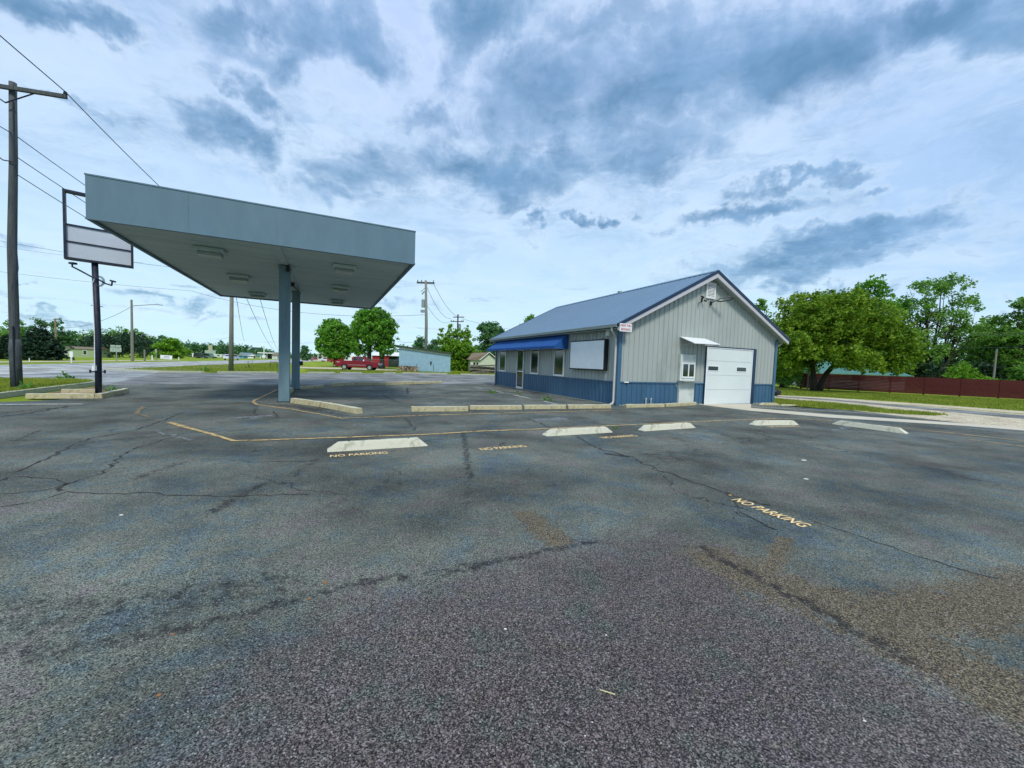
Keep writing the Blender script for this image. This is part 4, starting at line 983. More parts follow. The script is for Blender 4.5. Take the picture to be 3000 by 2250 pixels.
# street lamp
lpz = G(388, 1058)
sl = thing('street_lamp', 'wooden street lamp pole with a long arm across the highway', 'street lamp', lpz)
q = MB(); q.tube([(0,0,-.2),(0,0,4.6)], [.19,.17], 8); q.tube([(0,0,4.6),(0,0,9.0)], [.15,.12], 8); q.build('pole', M['palewood'], sl)
q = MB(); q.tube([(0,0,8.1),(2.5,0,8.35),(3.8,0,8.45)], .05, 6); q.build('arm', M['steel'], sl)
q = MB(); q.hexa([(3.7,-.12,8.36),(4.6,-.12,8.3),(4.6,.12,8.3),(3.7,.12,8.36),(3.7,-.1,8.52),(4.5,-.08,8.42),(4.5,.08,8.42),(3.7,.1,8.52)]); q.build('lamp_head', M['steel'], sl)
wire(lpz+Vector((0,0,8.0)), at(190, 960, 75), .8, .025, 'wire from the street lamp down left to the tan pole', GX)
tp = at(165, 1052, 66); tp.z = tz(tp.x, tp.y)
tpo = thing('utility_pole', 'short tan wooden pole beside the dark conifer', 'utility pole', tp)
q = MB(); h_ = at(165, 933, 66).z - tp.z; q.tube([(0,0,-.2),(0,0,h_)], [.15,.11], 8); q.build('pole', M['woodpost'], tpo)
rp = at(2910, 1112, 48); rp.z = 0
rpo = thing('utility_pole', 'thin pale pole behind the red fence at the far right', 'utility pole', rp)
q = MB(); h_ = at(2912, 1022, 48).z; q.tube([(0,0,-.1),(.05,0,h_)], [.11,.09], 8); q.build('pole', M['palewood'], rpo)
GR_ = 'wires over the red fence'
for i, (ya, yb, lb) in enumerate(((1019,1015,'pale wire on top of the thin right-hand pole'),(977,974,'upper wire across the right-hand trees'),(984,980,'second wire just under the upper one across the right-hand trees'))):
    wire(at(2700, ya, 48), at(3060, yb, 48), .05, .016, lb, GR_)

# ------------------------------------------------------------------ trees
def leaves_mesh(name, centers, radii, per, size, mat_, parent=None, up=0.0, flat=.8, elong=1.5):
    """leaf blades scattered in small clumps: centers (n,3), radii (n)"""
    n = len(centers)*per
    c = np.repeat(centers, per, 0); r = np.repeat(radii, per)
    off = nr.normal(size=(n, 3)); off /= np.linalg.norm(off, axis=1)[:, None]; off *= (nr.random(n)**.5)[:, None]
    p = c + off * r[:, None] * np.array([1, 1, flat])
    a = nr.normal(size=(n, 3)); a[:, 2] = a[:, 2]*.6 + up; a /= np.linalg.norm(a, axis=1)[:, None]
    b = nr.normal(size=(n, 3)); b -= (a*b).sum(1)[:, None]*a; b /= np.linalg.norm(b, axis=1)[:, None]
    s = size * nr.uniform(.6, 1.3, n)[:, None]
    a = a*s*elong*.5; b = b*s*.5
    v = np.stack([p-a, p+b*.9-a*.1, p+a, p-b*.9-a*.1], 1).reshape(-1, 3)
    me = bpy.data.meshes.new(name)
    me.vertices.add(4*n); me.loops.add(4*n); me.polygons.add(n)
    me.vertices.foreach_set('co', v.ravel().astype(np.float32)); me.loops.foreach_set('vertex_index', np.arange(4*n, dtype=np.int32))
    me.polygons.foreach_set('loop_start', np.arange(0, 4*n, 4, dtype=np.int32)); me.polygons.foreach_set('loop_total', np.full(n, 4, np.int32))
    me.materials.append(mat_); me.update(calc_edges=True)
    o = bpy.data.objects.new(name, me); COL.objects.link(o)
    if parent: o.parent = parent
    return o
def lump_points(lumps, n, shell=.55, under=.3):
    vol = np.array([rx*ry*rz for (_,_,_,rx,ry,rz) in lumps])**.75; k = nr.choice(len(lumps), n, p=vol/vol.sum())
    L = np.array(lumps)[k]
    d = nr.normal(size=(n, 3)); d /= np.linalg.norm(d, axis=1)[:, None]
    d[:, 2] = np.where((d[:, 2] < -.3) & (nr.random(n) > under), -d[:, 2], d[:, 2])
    rr = shell + (1-shell)*nr.random(n)**.7; rr *= nr.uniform(.80, 1.16, n)
    return L[:, :3] + d*rr[:, None]*L[:, 3:6]
def tree(name, label, loc, lumps, ncl, per, clr, size, lm, trunk=(.3, 3.0), limbs=10, group=None, shell=.55, up=0.1, flat=.8, trunks=None, cat='tree', under=.3, bark='bark', twig=0):
    o = thing(name, label, cat, loc, 0, group)
    C = lump_points(lumps, ncl, shell, under)
    leaves_mesh('crown', C, nr.uniform(.6, 1.3, ncl)*clr, per, size, lm, o, up, flat)
    q = MB(); q.smooth = True; tr_, th_ = trunk
    cen = np.array(lumps)[:, :3].mean(0)
    stems = trunks or [((0, 0), (cen[0]*.5, cen[1]*.5))]
    tops = []
    for (b0, b1) in stems:
        pts = [(b0[0], b0[1], -.15), (b0[0]*.9+b1[0]*.1, b0[1]*.9+b1[1]*.1, th_*.3), (b0[0]*.5+b1[0]*.5, b0[1]*.5+b1[1]*.5, th_*.7), (b1[0], b1[1], th_)]
        q.tube(pts, [tr_*1.35, tr_*1.0, tr_*.85, tr_*.75], 8); tops.append(Vector(pts[-1]))
    for i in range(limbs):
        e = Vector(C[rnd.randrange(ncl)]); s0 = min(tops, key=lambda p: (p-e).length)
        mid = s0.lerp(e, .5) + Vector((rnd.gauss(0, .08), rnd.gauss(0, .08), .12))*(e-s0).length
        q.tube([s0 - Vector((0,0,.1)), s0.lerp(mid, .55), mid, e], [tr_*.6, tr_*.42, tr_*.28, tr_*.07], 5, cap=False)
        for _ in range(twig):
            e2 = Vector(C[rnd.randrange(ncl)])
            if (e2-mid).length < (e-s0).length*.8: q.tube([mid, mid.lerp(e2, .5)+Vector((0,0,.1)), e2], [tr_*.24, tr_*.14, tr_*.04], 4, cap=False)
    q.build('trunk', M[bark], o)
    return o
# big spreading tree behind the building's right corner
s36 = lambda px, py, Y=36.3: at(px, py, Y)
tb = G(2391, 1146)
def L_(px, py, Y, rx, rz, base, ry=None):
    p = at(px, py, Y) - base; return (p.x, p.y, p.z, rx, ry or rx*.9, rz)
tree('spreading_tree', 'broad spreading olive-green tree with a low forked trunk beside the building', tb,
     [L_(2330,985,36.3,2.6,2.5,tb), L_(2290,1050,36.3,1.6,1.6,tb), L_(2420,960,36,3.2,2.6,tb), L_(2540,960,36,3.0,2.5,tb), L_(2610,1010,36.3,2.4,1.9,tb), L_(2480,900,36.3,2.8,1.6,tb), L_(2360,900,36.5,2.4,1.3,tb), L_(2600,1058,36,1.8,1.0,tb), L_(2540,1074,35.4,1.6,.6,tb), L_(2480,1066,35.0,1.3,.5,tb), L_(2620,1078,35.4,1.5,.6,tb), L_(2470,1040,35,2.6,.9,tb), L_(2660,1040,36,1.3,1.2,tb), L_(2275,1075,37,1.4,1.0,tb), L_(2310,1020,35,2.2,1.6,tb), L_(2350,1060,38,1.6,1.0,tb)],
     2600, 24, .42, .165, L_SPREAD, (.25, 2.5), 34, shell=.35, up=.0, trunks=[((-.25,0),(-.5,.1)), ((.25,0),(1.5,0))], twig=3, under=.6)
def simple_tree(label, px, topy, w_px, Y, mat_, base_z=None, dens=1.0, nl=6, name='leafy_tree', seed=1, group=None, leaf=None, low=.25, shell=.5, limbs=10, tr=.25, per=16, clr=None, twig=1):
    rs = random.Random(seed)
    p = at(px, 1060, Y); bz = tz(p.x, Y) if base_z is None else base_z
    base = Vector((p.x, Y, bz)); top = at(px, topy, Y).z; H_ = top-bz; wr = w_px*Y/FPX/2
    lumps = []
    for i in range(nl):
        f = i/max(1, nl-1); zz = H_*(low + (.86-low)*f); ww = wr*math.sin(math.pi*(.22+.62*f))
        for k in range(2): 
            a = rs.uniform(0, 6.28); r = ww*.42
            lumps.append((math.cos(a)*r, math.sin(a)*r, zz + rs.uniform(-.04,.04)*H_, ww*rs.uniform(.5,.72), ww*rs.uniform(.5,.72), H_*rs.uniform(.10,.16)))
    lumps.append((rs.uniform(-.1,.1)*wr, 0, H_*.9, wr*.35, wr*.35, H_*.1))
    lf = leaf or max(.12, Y/392*1.5)
    ncl = int(360*dens*max(1, wr/3))
    return tree(name, label, base, lumps, ncl, per, clr or lf*1.9, lf, mat_, (tr, H_*low*1.1), limbs, group, shell=shell, twig=twig)
simple_tree('tall bright green tree rising behind the spreading tree', 2530, 822, 220, 60, L_BRIGHT, dens=1.5, seed=3, low=.3)
simple_tree('bright green round-topped tree left of the tall one behind the spreading tree', 2420, 862, 200, 62, L_BRIGHT, dens=1.2, seed=4, low=.3)
# the open airy tree with visible limbs
ab = at(2740, 1100, 56); ab.z = 0
tree('airy_tree', 'tall airy tree with open branches and sky showing through, right of centre behind the fence', ab,
     [L_(2720,850,56,2.5,1.6,ab), L_(2800,845,56,2.2,1.9,ab), L_(2690,900,56,2.2,1.5,ab), L_(2830,900,56,1.8,1.6,ab), L_(2760,940,56,3.4,1.6,ab), L_(2680,990,56,2.6,1.4,ab), L_(2820,980,56,3.2,1.6,ab), L_(2720,1030,56,2.5,1.4,ab)],
     560, 22, .60, .21, L_MID, (.20, 3.2), 30, shell=.5, up=.1, trunks=[((-.3,0),(-1.0,0)), ((.3,0),(.9,0))], twig=3)
simple_tree('dark green tree cut by the right frame edge', 2985, 868, 190, 54, L_MID, dens=1.3, seed=9, low=.3)
simple_tree('darker tree between the airy tree and the right edge', 2900, 925, 190, 58, L_MID, dens=1.3, seed=10, low=.2)
simple_tree('low dark tree behind the spreading tree, right side', 2640, 950, 190, 58, L_MID, dens=1.3, seed=11, low=.2)
simple_tree('small treetop just over the right roof slope', 2222, 872, 75, 58, L_MID, dens=.5, seed=12, low=.3)
simple_tree('round bush with yellow-green leaves behind the fence near the pale pole', 2830, 1062, 130, 47, L_YEL, dens=.6, seed=13, low=.1, name='bush')
simple_tree('shrub behind the fence at the right frame edge', 2985, 1075, 90, 47, L_MID, dens=.5, seed=14, low=.1, name='bush')
simple_tree('tiny treetop peeping over the roof ridge', 1806, 850, 30, 75, L_MID, dens=.12, seed=15, low=.6)
simple_tree('treetop showing over the far end of the roof', 1545, 918, 80, 68, L_MID, dens=.6, seed=16, low=.3)
simple_tree('large blue-green tree left of the building end', 1432, 944, 150, 86, L_FAR, dens=1.1, seed=17, low=.2)
simple_tree('pale small tree behind the blue shed', 1235, 990, 60, 85, L_FAR, dens=.4, seed=18, low=.3)
simple_tree('rounded small tree between shed and spiky bush', 1275, 996, 70, 80, L_FAR, dens=.5, seed=19, low=.3)
# spiky bush right of the shed
sb = G(1345, 1086); 
tree('spiky_bush', 'bushy tree with upright spiky shoots right of the pale blue shed', sb,
     [L_(1345,1035,sb.y,3.3,2.4,sb), L_(1345,1068,sb.y,2.9,1.2,sb), L_(1385,1050,sb.y,2.0,1.7,sb), L_(1310,1010,sb.y,1.0,2.2,sb), L_(1340,990,sb.y,.9,2.2,sb), L_(1365,990,sb.y,.8,2.0,sb), L_(1290,985,sb.y,.5,1.6,sb), L_(1318,975,sb.y,.4,1.8,sb)],
     1150, 17, .42, .24, L_YEL, (.15, 1.0), 16, shell=.4, up=.9, under=.8)
# two dense clipped-looking trees
b1 = at(983, 1073, 68); b1.z = 0; b2 = at(1085, 1068, 66); b2.z = 0
tree('dense_round_tree', 'dense round green tree behind the tail of the red pickup', b1,
     [L_(985,985,68,3.0,2.6,b1), L_(955,1010,68,1.7,1.8,b1), L_(1015,1000,68,1.8,2.2,b1), L_(985,1030,68,2.6,1.2,b1), L_(975,955,68,1.8,1.3,b1)],
     950, 18, .42, .24, L_BRIGHT, (.36, 2.4), 10, shell=.6, up=.8, under=.9)
tree('dense_round_tree', 'taller dense round tree with double trunk behind the red pickup cab', b2,
     [L_(1095,965,66,3.4,3.2,b2), L_(1068,950,66,2.0,2.4,b2), L_(1128,975,66,1.9,3.0,b2), L_(1060,1010,66,1.8,1.9,b2), L_(1125,1015,66,1.8,1.4,b2), L_(1095,925,66,2.6,1.4,b2)],
     1300, 18, .42, .24, L_BRIGHT, (.42, 3.2), 12, shell=.6, up=.8, trunks=[((-.2,0),(-.2,0)), ((1.9,0.3),(1.7,0))], under=.9)
# dark conifers across the highway
for (px, w, top, lb, sd_) in ((118, 118, 962, 'large near-black conifer right of the near power pole', 1), (22, 62, 985, 'dark conifer left of the near power pole', 2)):
    Yc = 50.5; base = at(px, 1058, Yc); base.z = tz(base.x, Yc); H_ = at(px, top, Yc).z - base.z; wr = w*Yc/FPX/2
    lm_ = []
    for i in range(7):
        f = i/6; ww = wr*(1.0-.72*f**1.3); lm_.append((0, 0, H_*(.10+.80*f), ww, ww, H_*.12))
    tree('conifer', lb, base, lm_, 520, 20, .32, .2, L_DARK, (.15, .6), 3, shell=.6, up=.4, under=.9)
simple_tree('yellow-green bushy tree behind the roadside banner', 497, 994, 95, 105, L_YEL, dens=.8, seed=31, low=.1, leaf=.36)
simple_tree('bare-topped tree above the yellow-green bushy tree', 480, 985, 60, 112, L_FAR, dens=.35, seed=32, low=.3, leaf=.36)
simple_tree('thin-leaved tree behind the left power pole', 40, 938, 110, 78, L_MID, dens=.5, seed=33, low=.2, leaf=.26)
simple_tree('thin-leaved tree rising over the dark conifer', 118, 928, 90, 82, L_FAR, dens=.35, seed=34, low=.3, leaf=.26, shell=.3)
simple_tree('feathery tree above the sage mobile home', 175, 935, 90, 84, L_FAR, dens=.4, seed=35, low=.3, leaf=.26, shell=.3)
simple_tree('lone tree at the end of the highway right of the columns', 893, 1015, 34, 150, L_FAR, dens=.25, seed=36, low=.1, leaf=.45)
# far-off woods as masses
def woods(prof, Y, step, mat_, label, dy=8, leaf=None, frac=1.0, ncl=24):
    C = []; Rr = []
    x = prof[0][0]
    while x < prof[-1][0]:
        for (xa, ya), (xb, yb) in zip(prof[:-1], prof[1:]):
            if xa <= x < xb: ty = ya + (yb-ya)*(x-xa)/(xb-xa)
        ty += rnd.uniform(-5, 7)
        yy = Y + rnd.uniform(-dy, dy); top = at(x, ty, yy); bz = tz(top.x, yy); Hh = max(1.0, top.z-bz); wr = step*Y/FPX*rnd.uniform(.7, 1.15)
        n = int(ncl*max(1, Hh/6)); d = nr.normal(size=(n, 3)); d /= np.linalg.norm(d, axis=1)[:, None]
        rr = (.5+.5*nr.random(n))[:, None]
        pts = np.array([top.x, yy, bz+Hh*.5]) + d*rr*np.array([wr, wr, Hh*.5]); C.append(pts); Rr.append(np.full(n, (leaf or .4)*2.2)); x += step*.62
    C = np.concatenate(C); Rr = np.concatenate(Rr)
    o = leaves_mesh('woods', C, Rr, 13, leaf or .4, mat_); o['kind'] = 'stuff'; o['label'] = label; o['category'] = 'woods'; return o
woods([(-60,970),(0,950),(90,975),(185,972),(215,980),(250,968),(290,962),(330,960),(380,958),(410,957),(440,975),(470,992),(500,990),(530,1000)], 150, 24, L_MID, 'dark green woods behind the mobile home across the highway', leaf=.5, ncl=26)
woods([(205,992),(300,970),(340,975),(400,966),(470,1000)], 132, 22, L_DARK, 'dark lower woods behind the route signs', leaf=.45, ncl=20)  # lower belt in the dark green leaf material
woods([(500,998),(550,1000),(600,1005),(640,1003),(690,1006),(720,1012),(745,1022),(770,1014),(790,1028),(812,1036)], 230, 20, L_FAR, 'bluish woods beyond the far trailers', leaf=.75, ncl=22, dy=12)
woods([(860,1036),(900,1040),(960,1035)], 330, 18, L_FAR, 'thin distant trees at the end of the highway', leaf=1.0, ncl=10)
woods([(1150,1028),(1180,1010),(1240,1022),(1400,1020),(1480,1015)], 110, 24, L_FAR, 'tree belt behind the blue shed', leaf=.42, ncl=20)
simple_tree('dark bushy tree filling the gap between the building and the spreading tree trunk', 2295, 1000, 170, 44, L_MID, dens=1.6, seed=21, low=.1)
woods([(2240,985),(2300,960),(2400,930),(2500,900),(2600,930),(2680,985),(2760,1010),(2850,985),(2930,950),(3060,940)], 68, 30, L_MID, 'dense tree belt behind the red fence', leaf=.34, ncl=46)
woods([(2680,1060),(2750,1055),(3060,1050)], 56, 30, L_DARK, 'dark undergrowth behind the red fence', leaf=.3, ncl=16, dy=3)  # undergrowth in the dark green leaf material

# ------------------------------------------------------------------ fences
fa, fb_ = G(2346, 1137.5), G(3000, 1171); fdir = (fb_-fa).normalized(); fa2 = fa; L = 46.0
fn = thing('board_fence', 'long dark red wooden fence of horizontal boards along the lawn', 'fence', fa2, math.atan2(fdir.y, fdir.x))
q = MB(); nb = 11; H_F = 1.62
k = 0; x = 0
while x < L:
    for j in range(nb):
        if rnd.random() < .012 and x < 14: continue
        z0 = .05 + j*(H_F/nb); w_ = H_F/nb - (.002 if x > 9 else .004)
        q.box(x+.01, rnd.uniform(-.01,.01), z0, x+2.38, .025, z0+w_)
    x += 2.4
q.build('boards', M['fence'], fn)
x = 0
while x <= L:
    q = MB(); q.box(x-.05,.03,-.05,x+.05,.13,H_F+.06); q.build('post', M['fence'], fn); x += 2.4
# return leg of the fence going back
q = MB()
for j in range(nb): q.box(-.03, .14, .05+j*H_F/nb, -.005, 6, .05+(j+1)*H_F/nb-.02)
q.build('return_boards', M['fence'], fn)
po = G(2365, 1139); pw_ = thing('wooden_post', 'bare tan post standing before the left end of the red fence', 'post', po)
q = MB(); q.tube([(0,0,-.1),(.02,0,2.4)], [.08,.07], 8); q.build('post_shaft', M['palewood'], pw_)
# chain link at the back of the lawn
def chain(a, b, h, label):
    d = (b-a); L = d.length; o = thing('chain_link_fence', label, 'fence', a, math.atan2(d.y, d.x))
    q = MB(); q.tube([(0,0,h),(L,0,h)], .025, 5)
    s_ = .22; x = -h
    while x < L:
        for sg in (1, -1):
            x0_, x1_ = (x, x+h); za, zb = (0, h) if sg > 0 else (h, 0)
            c0_, c1_ = max(0, x0_), min(L, x1_)
            if c1_ > c0_:
                f0 = (c0_-x0_)/h; f1 = (c1_-x0_)/h
                q.tube([(c0_,0,za+(zb-za)*f0),(c1_,0,za+(zb-za)*f1)], .006, 3, cap=False)
        x += s_
    q.build('mesh_wire', M['chain'], o)
    x = 0
    while x <= L+.1:
        p = MB(); p.tube([(x,0,-.05),(x,0,h+.05)], .035, 6); p.build('post', M['chain'], o); x += 3.0
    return o
chain(G(2262, 1128), G(2344, 1134), 1.35, 'grey chain-link fence between the building and the red fence')
chain(G(1078, 1081.5), G(1166, 1084), 1.5, 'chain-link fence behind the hood of the red pickup')
# house beyond the red fence
hb0 = at(2395, 1100, 49.5); hb0.z = 0
hs = thing('green_roof_house', 'white house with pale green roof half hidden behind the red fence', 'house', hb0, -.05)
q = MB(); q.box(0,0,0,10.6,8,1.75); q.build('wall', M['white'], hs)
q = MB(); q.hexa([(-.5,-.6,1.75),(11,-.6,1.75),(11,8.6,1.75),(-.5,8.6,1.75),(1.6,3.2,3.6),(9.2,3.2,3.6),(9.2,4.4,3.6),(1.6,4.4,3.6)]); q.build('roof', M['greenroof'], hs)
for x in (4.2, 8.5):
    q = MB(); q.box(x,-.03,1.0,x+1.6,-.005,1.7); q.build('window', M['glass'], hs)

# ------------------------------------------------------------------ blue shed
sA, sB = G(1169, 1087), G(1319, 1087)
sA = Vector((-16.0, 55.2, 0)); sB = at(1319, 1087, 56.6); sB.z = 0
dv = sB-sA; SL = dv.length; sh = thing('shed', 'pale blue metal shed with a sloping dark roof edge', 'shed', sA, math.atan2(dv.y, dv.x))
zA = at(1169, 1016, 55.2).z; zB = at(1319, 1038, 56.6).z
q = MB(); q.hexa([(0,0,-.05),(SL,0,-.05),(SL,7,-.05),(0,7,-.05),(0,0,zA),(SL,0,zB),(SL,7,zB),(0,7,zA)])
for i in range(1, 14): q.box(SL*i/14-.02,-.02,0,SL*i/14+.02,-.001,min(zA,zB)-.05)
q.build('wall', M['shed'], sh)
q = MB(); q.hexa([(-.7,-.35,zA+.06),(SL+.1,-.35,zB),(SL+.1,7.3,zB),(-.7,7.3,zA+.06),(-.7,-.35,zA+.28),(SL+.1,-.35,zB+.2),(SL+.1,7.3,zB+.2),(-.7,7.3,zA+.28)]); q.build('roof', M['shedroof'], sh)
q = MB(); q.hexa([(-.02,-.04,zA-.25),(SL,-.04,zB-.2),(SL,-.022,zB-.2),(-.02,-.022,zA-.25),(-.02,-.04,zA+.04),(SL,-.04,zB-.01),(SL,-.022,zB-.01),(-.02,-.022,zA+.04)]); q.build('frieze', M['offwhite'], sh)
q = MB(); q.box(4.3,-.15,1.1,4.5,-.02,1.5); q.build('electric_meter', M['black'], sh)
for px in (1220, 1270):
    p = at(px, 1086, 55.0); p.z = 0
    o = thing('metal_stake', 'thin stake in front of the blue shed, %s' % ('beside the woodpile' if px == 1220 else 'right of the power pole'), 'stake', p)
    q = MB(); q.tube([(0,0,-.05),(0,0,1.1)], .03, 5); q.build('stake_rod', M['signmetal'], o)
# woodpile: each log end
wp = at(1166, 1086, 54.0); wp.z = 0
wd = thing('woodpile', 'stack of split firewood against the left end of the blue shed', 'woodpile', wp, .1)
q = MB(); lg = mat('split log bark', (.10, .06, .035), .9, 0, .4, 8)
for r_ in range(5):
    for c_ in range(15):
        rr_ = rnd.uniform(.07, .10); x = .1+c_*.175+rnd.uniform(-.03,.03); z = .08+r_*.155+rnd.uniform(-.02,.02)
        q.cur = 0; q.tube([(x,rnd.uniform(-.06,.02),z),(x,.5,z)], rr_, rnd.choice((5,6,7)))
lgm = bpy.data.materials.new('split firewood'); lgm.use_nodes = True; t_ = NT(lgm.node_tree)
t_.put(t_.n['Principled BSDF'].inputs['Base Color'], t_.ramp(t_.new('ShaderNodeNewGeometry').outputs['Random Per Island'], [(0, (.03,.02,.012)), (.5, (.22,.14,.07)), (1, (.55,.42,.28))]))
q.build('logs', lgm, wd)
# dead logs / flat trailer right of the spiky bush
lt = at(1372, 1087, 55); lt.z = 0
lo_ = thing('log_heap', 'heap of long grey logs beside the far end of the building', 'log heap', lt, .05)
q = MB()
for i in range(9): q.tube([(rnd.uniform(0,.5),rnd.uniform(-.4,.4),.15+.12*i),(4.0,rnd.uniform(-.4,.4),.2+.11*i+rnd.uniform(-.1,.2))], rnd.uniform(.08,.15), 7)
q.build('logs', mat('old grey log', (.16, .15, .12), .9, 0, .5, 3), lo_)
# tan-roofed house
hb1 = at(1378, 1068, 66); hb1.z = 0
hh = thing('gabled_house', 'small pale house with brown roof and white gable trim beside the building', 'house', hb1, .25)
q = MB(); q.box(0,0,0,4.6,7,2.0); q.prism([(1.7,2.0),(4.6,2.0),(4.6,2.0),(3.15,3.1)], 'y', 0, 7); q.build('wall', mat('pale cream siding', (.50, .55, .42), .7), hh)
q = MB(); q.hexa([(-.4,-.3,2.0),(1.5,-.3,1.95),(1.5,7.3,1.95),(-.4,7.3,2.0),(.5,2.2,3.2),(3.1,-.3,3.35),(3.1,7.3,3.35),(.5,5,3.2)]); q.hexa([(3.1,-.3,3.25),(4.9,-.3,1.95),(4.9,7.3,1.95),(3.1,7.3,3.25),(3.1,-.3,3.35),(4.95,-.3,2.05),(4.95,7.3,2.05),(3.1,7.3,3.35)]); q.build('roof', M['brownroof'], hh)
q = MB(); q.tube([(1.5,-.34,1.98),(3.12,-.34,3.36),(4.9,-.34,2.0)], .07, 4); q.build('gable_trim', M['white'], hh)
for x in (.5, 1.0): 
    q = MB(); q.box(x,-.03,.9,x+.35,-.004,1.6); q.build('window', M['glass'], hh)

# ------------------------------------------------------------------ pickup truck
def wheel(parent, x, y, r, w, rimmat, side):
    q = MB(); q.tube([(x,y-w/2,r),(x,y-w/2+.03,r),(x,y+w/2-.03,r),(x,y+w/2,r)], [r*.92,r,r,r*.92], 20); o = q.build('wheel', M['tyre'], parent)
    q = MB(); yy = y+side*(w/2+.004); q.tube([(x,yy-.02,r),(x,yy+.008,r)], r*.60, 14); q.tube([(x,yy,r),(x,yy+side*.03,r)], r*.18, 8); q.build('rim', rimmat, o)
    return o
pk = G(990, 1083.6); pk2 = G(1106, 1084.5)
tr = thing('pickup_truck', 'dark red extended-cab pickup truck parked by two dense round trees', 'pickup truck', Vector((-23.6, 52.0, 0)), R(3))
# body local: x from tail (0) to nose (5.75), y from 0 (near side) to 1.95, faces camera at y=0
def arch(cx, r, n=8, x0=None): return [(cx + r*math.cos(math.pi - math.pi*i/n), .40 + r*math.sin(math.pi*i/n)) for i in range(n+1)]
low = [(0.03,.62)] + [(.05,.50),(.82,.42)] + arch(1.25, .43) + [(1.72,.38),(4.08,.38)] + arch(4.55, .43) + [(5.02,.42),(5.55,.45),(5.72,.62),(5.70,1.02),(5.50,1.12),(4.35,1.20),(4.1,1.22),(2.25,1.22),(2.2,1.24),(0.03,1.24)]
q = MB(); q.prism(low, 'y', .0, .10); q.prism(low, 'y', 1.85, 1.95)
q.box(.03,.10,.55,.10,1.85,1.24); q.box(.10,.10,.62,2.1,1.85,.70); q.box(2.1,.10,.5,2.22,1.85,1.24)
q.hexa([(4.1,.10,.5),(5.66,.12,.5),(5.66,1.83,.5),(4.1,1.85,.5),(4.1,.10,1.22),(5.55,.14,1.10),(5.55,1.81,1.10),(4.1,1.85,1.22)])
q.box(2.22,.10,.42,4.1,1.85,1.21)
q.hexa([(2.22,.04,1.22),(4.25,.04,1.22),(4.25,1.91,1.22),(2.22,1.91,1.22),(2.36,.16,1.80),(3.55,.16,1.82),(3.55,1.79,1.82),(2.36,1.79,1.80)])
bd = q.build('body', M['redpaint'], tr, bevel=.03)
def pane(pts): q = MB(); q.poly(pts); return q
def cy(z): return .04 + .12*(z-1.22)/.6
q = MB()
for a in ([(2.42,1.28),(2.95,1.28),(2.95,1.72),(2.50,1.72)], [(3.05,1.28),(3.90,1.28),(3.52,1.72),(3.05,1.72)]):
    for s_ in (0, 1):
        q.poly([(x, (cy(z)-.006) if s_ == 0 else 1.95-cy(z)+.006, z) for x, z in a])
q.poly([(3.62,.2,1.76),(4.2,.12,1.25),(4.2,1.83,1.25),(3.62,1.75,1.76)]); q.poly([(2.33,.25,1.74),(2.24,.2,1.3),(2.24,1.75,1.3),(2.33,1.7,1.74)])
q.build('window', M['glass'], bd)
q = MB(); q.box(1.72,-.02,.66,4.05,-.001,.71); q.build('side_moulding', M['chrome'], bd)
q = MB(); q.box(-.14,.05,.45,.04,1.90,.62); q.build('rear_bumper', M['chrome'], tr)
q = MB(); q.box(5.62,.03,.40,5.86,1.92,.62); q.build('front_bumper', M['black'], tr)
q = MB(); q.box(5.50,.05,.80,5.735,.45,.98); q.build('headlight', M['offwhite'], tr); q = MB(); q.box(5.50,1.50,.80,5.735,1.90,.98); q.build('headlight', M['offwhite'], tr)
q = MB(); q.box(5.68,.46,.64,5.74,1.49,1.0); q.build('grille', M['chrome'], tr)
for y in (-.012, 1.95): q = MB(); q.box(.02,y,.85,.10,y+.012,1.12); q.build('tail_light', M['red'], tr)
for y0_, y1_ in ((-.20,-.02),(1.97,2.15)):
    q = MB(); q.box(3.75,y0_,1.22,3.88,y1_,1.44); q.build('side_mirror', M['white'], tr)
q = MB(); q.box(2.30,-.012,1.0,2.5,-.001,1.03); q.build('door_handle', M['black'], tr); q = MB(); q.box(3.10,-.012,1.05,3.28,-.001,1.08); q.build('door_handle', M['black'], tr)
for xs0 in (2.2, 3.0, 4.06): q = MB(); q.box(xs0,-.006,.45,xs0+.012,-.001,1.20); q.build('door_seam', M['black'], bd)
wall_text('4X4', bd, .25, .98, .38, .11, -.004, M['white'], name='lettering')
for x in (1.25, 4.55):
    for y, s_ in ((.12, -1), (1.83, 1)): wheel(tr, x, y, .385, .25, M['chrome'], s_)

# far cars
def car(name, label, loc, rz, paint, group=None, van=False):
    t_ = thing(name, label, 'car', loc, rz, group)
    hi = 1.85 if van else 1.42
    prof = [(0,.35),(4.4,.35),(4.45,.7),(3.7 if not van else 3.9,.92),(3.05 if not van else 3.3,hi),(1.1 if not van else .15,hi),(.35 if not van else .02,.95),(0,.8)]
    q = MB(); q.prism(prof, 'y', .0, 1.75); b = q.build('body', paint, t_, bevel=.06)
    zt = hi-.1
    q = MB()
    for y in (-.008, 1.758): q.poly([(1.0 if not van else .4,y,.96),(3.35 if not van else 3.5,y,.96),(2.95,y,zt),(1.25 if not van else .45,y,zt)])
    q.poly([(3.72,.15,.95),(3.72,1.6,.95),(3.1,1.5,zt+.04),(3.1,.25,zt+.04)]); q.poly([(.30,.15,.98),(.30,1.6,.98),(1.02,1.5,zt+.04),(1.02,.25,zt+.04)]) if not van else None
    q.build('window', M['glass'], b)
    for x in (.85, 3.6):
        for y, s_ in ((.1,-1),(1.65,1)): wheel(t_, x, y, .32, .2, M['chrome'], s_)
    return t_
p = at(676, 1055, 96); car('parked_car', 'silver-white car driving on the highway beside the plain pole', Vector((p.x, 96, 0)), R(100), M['carwhite'])
GC = 'vehicles far along the highway'
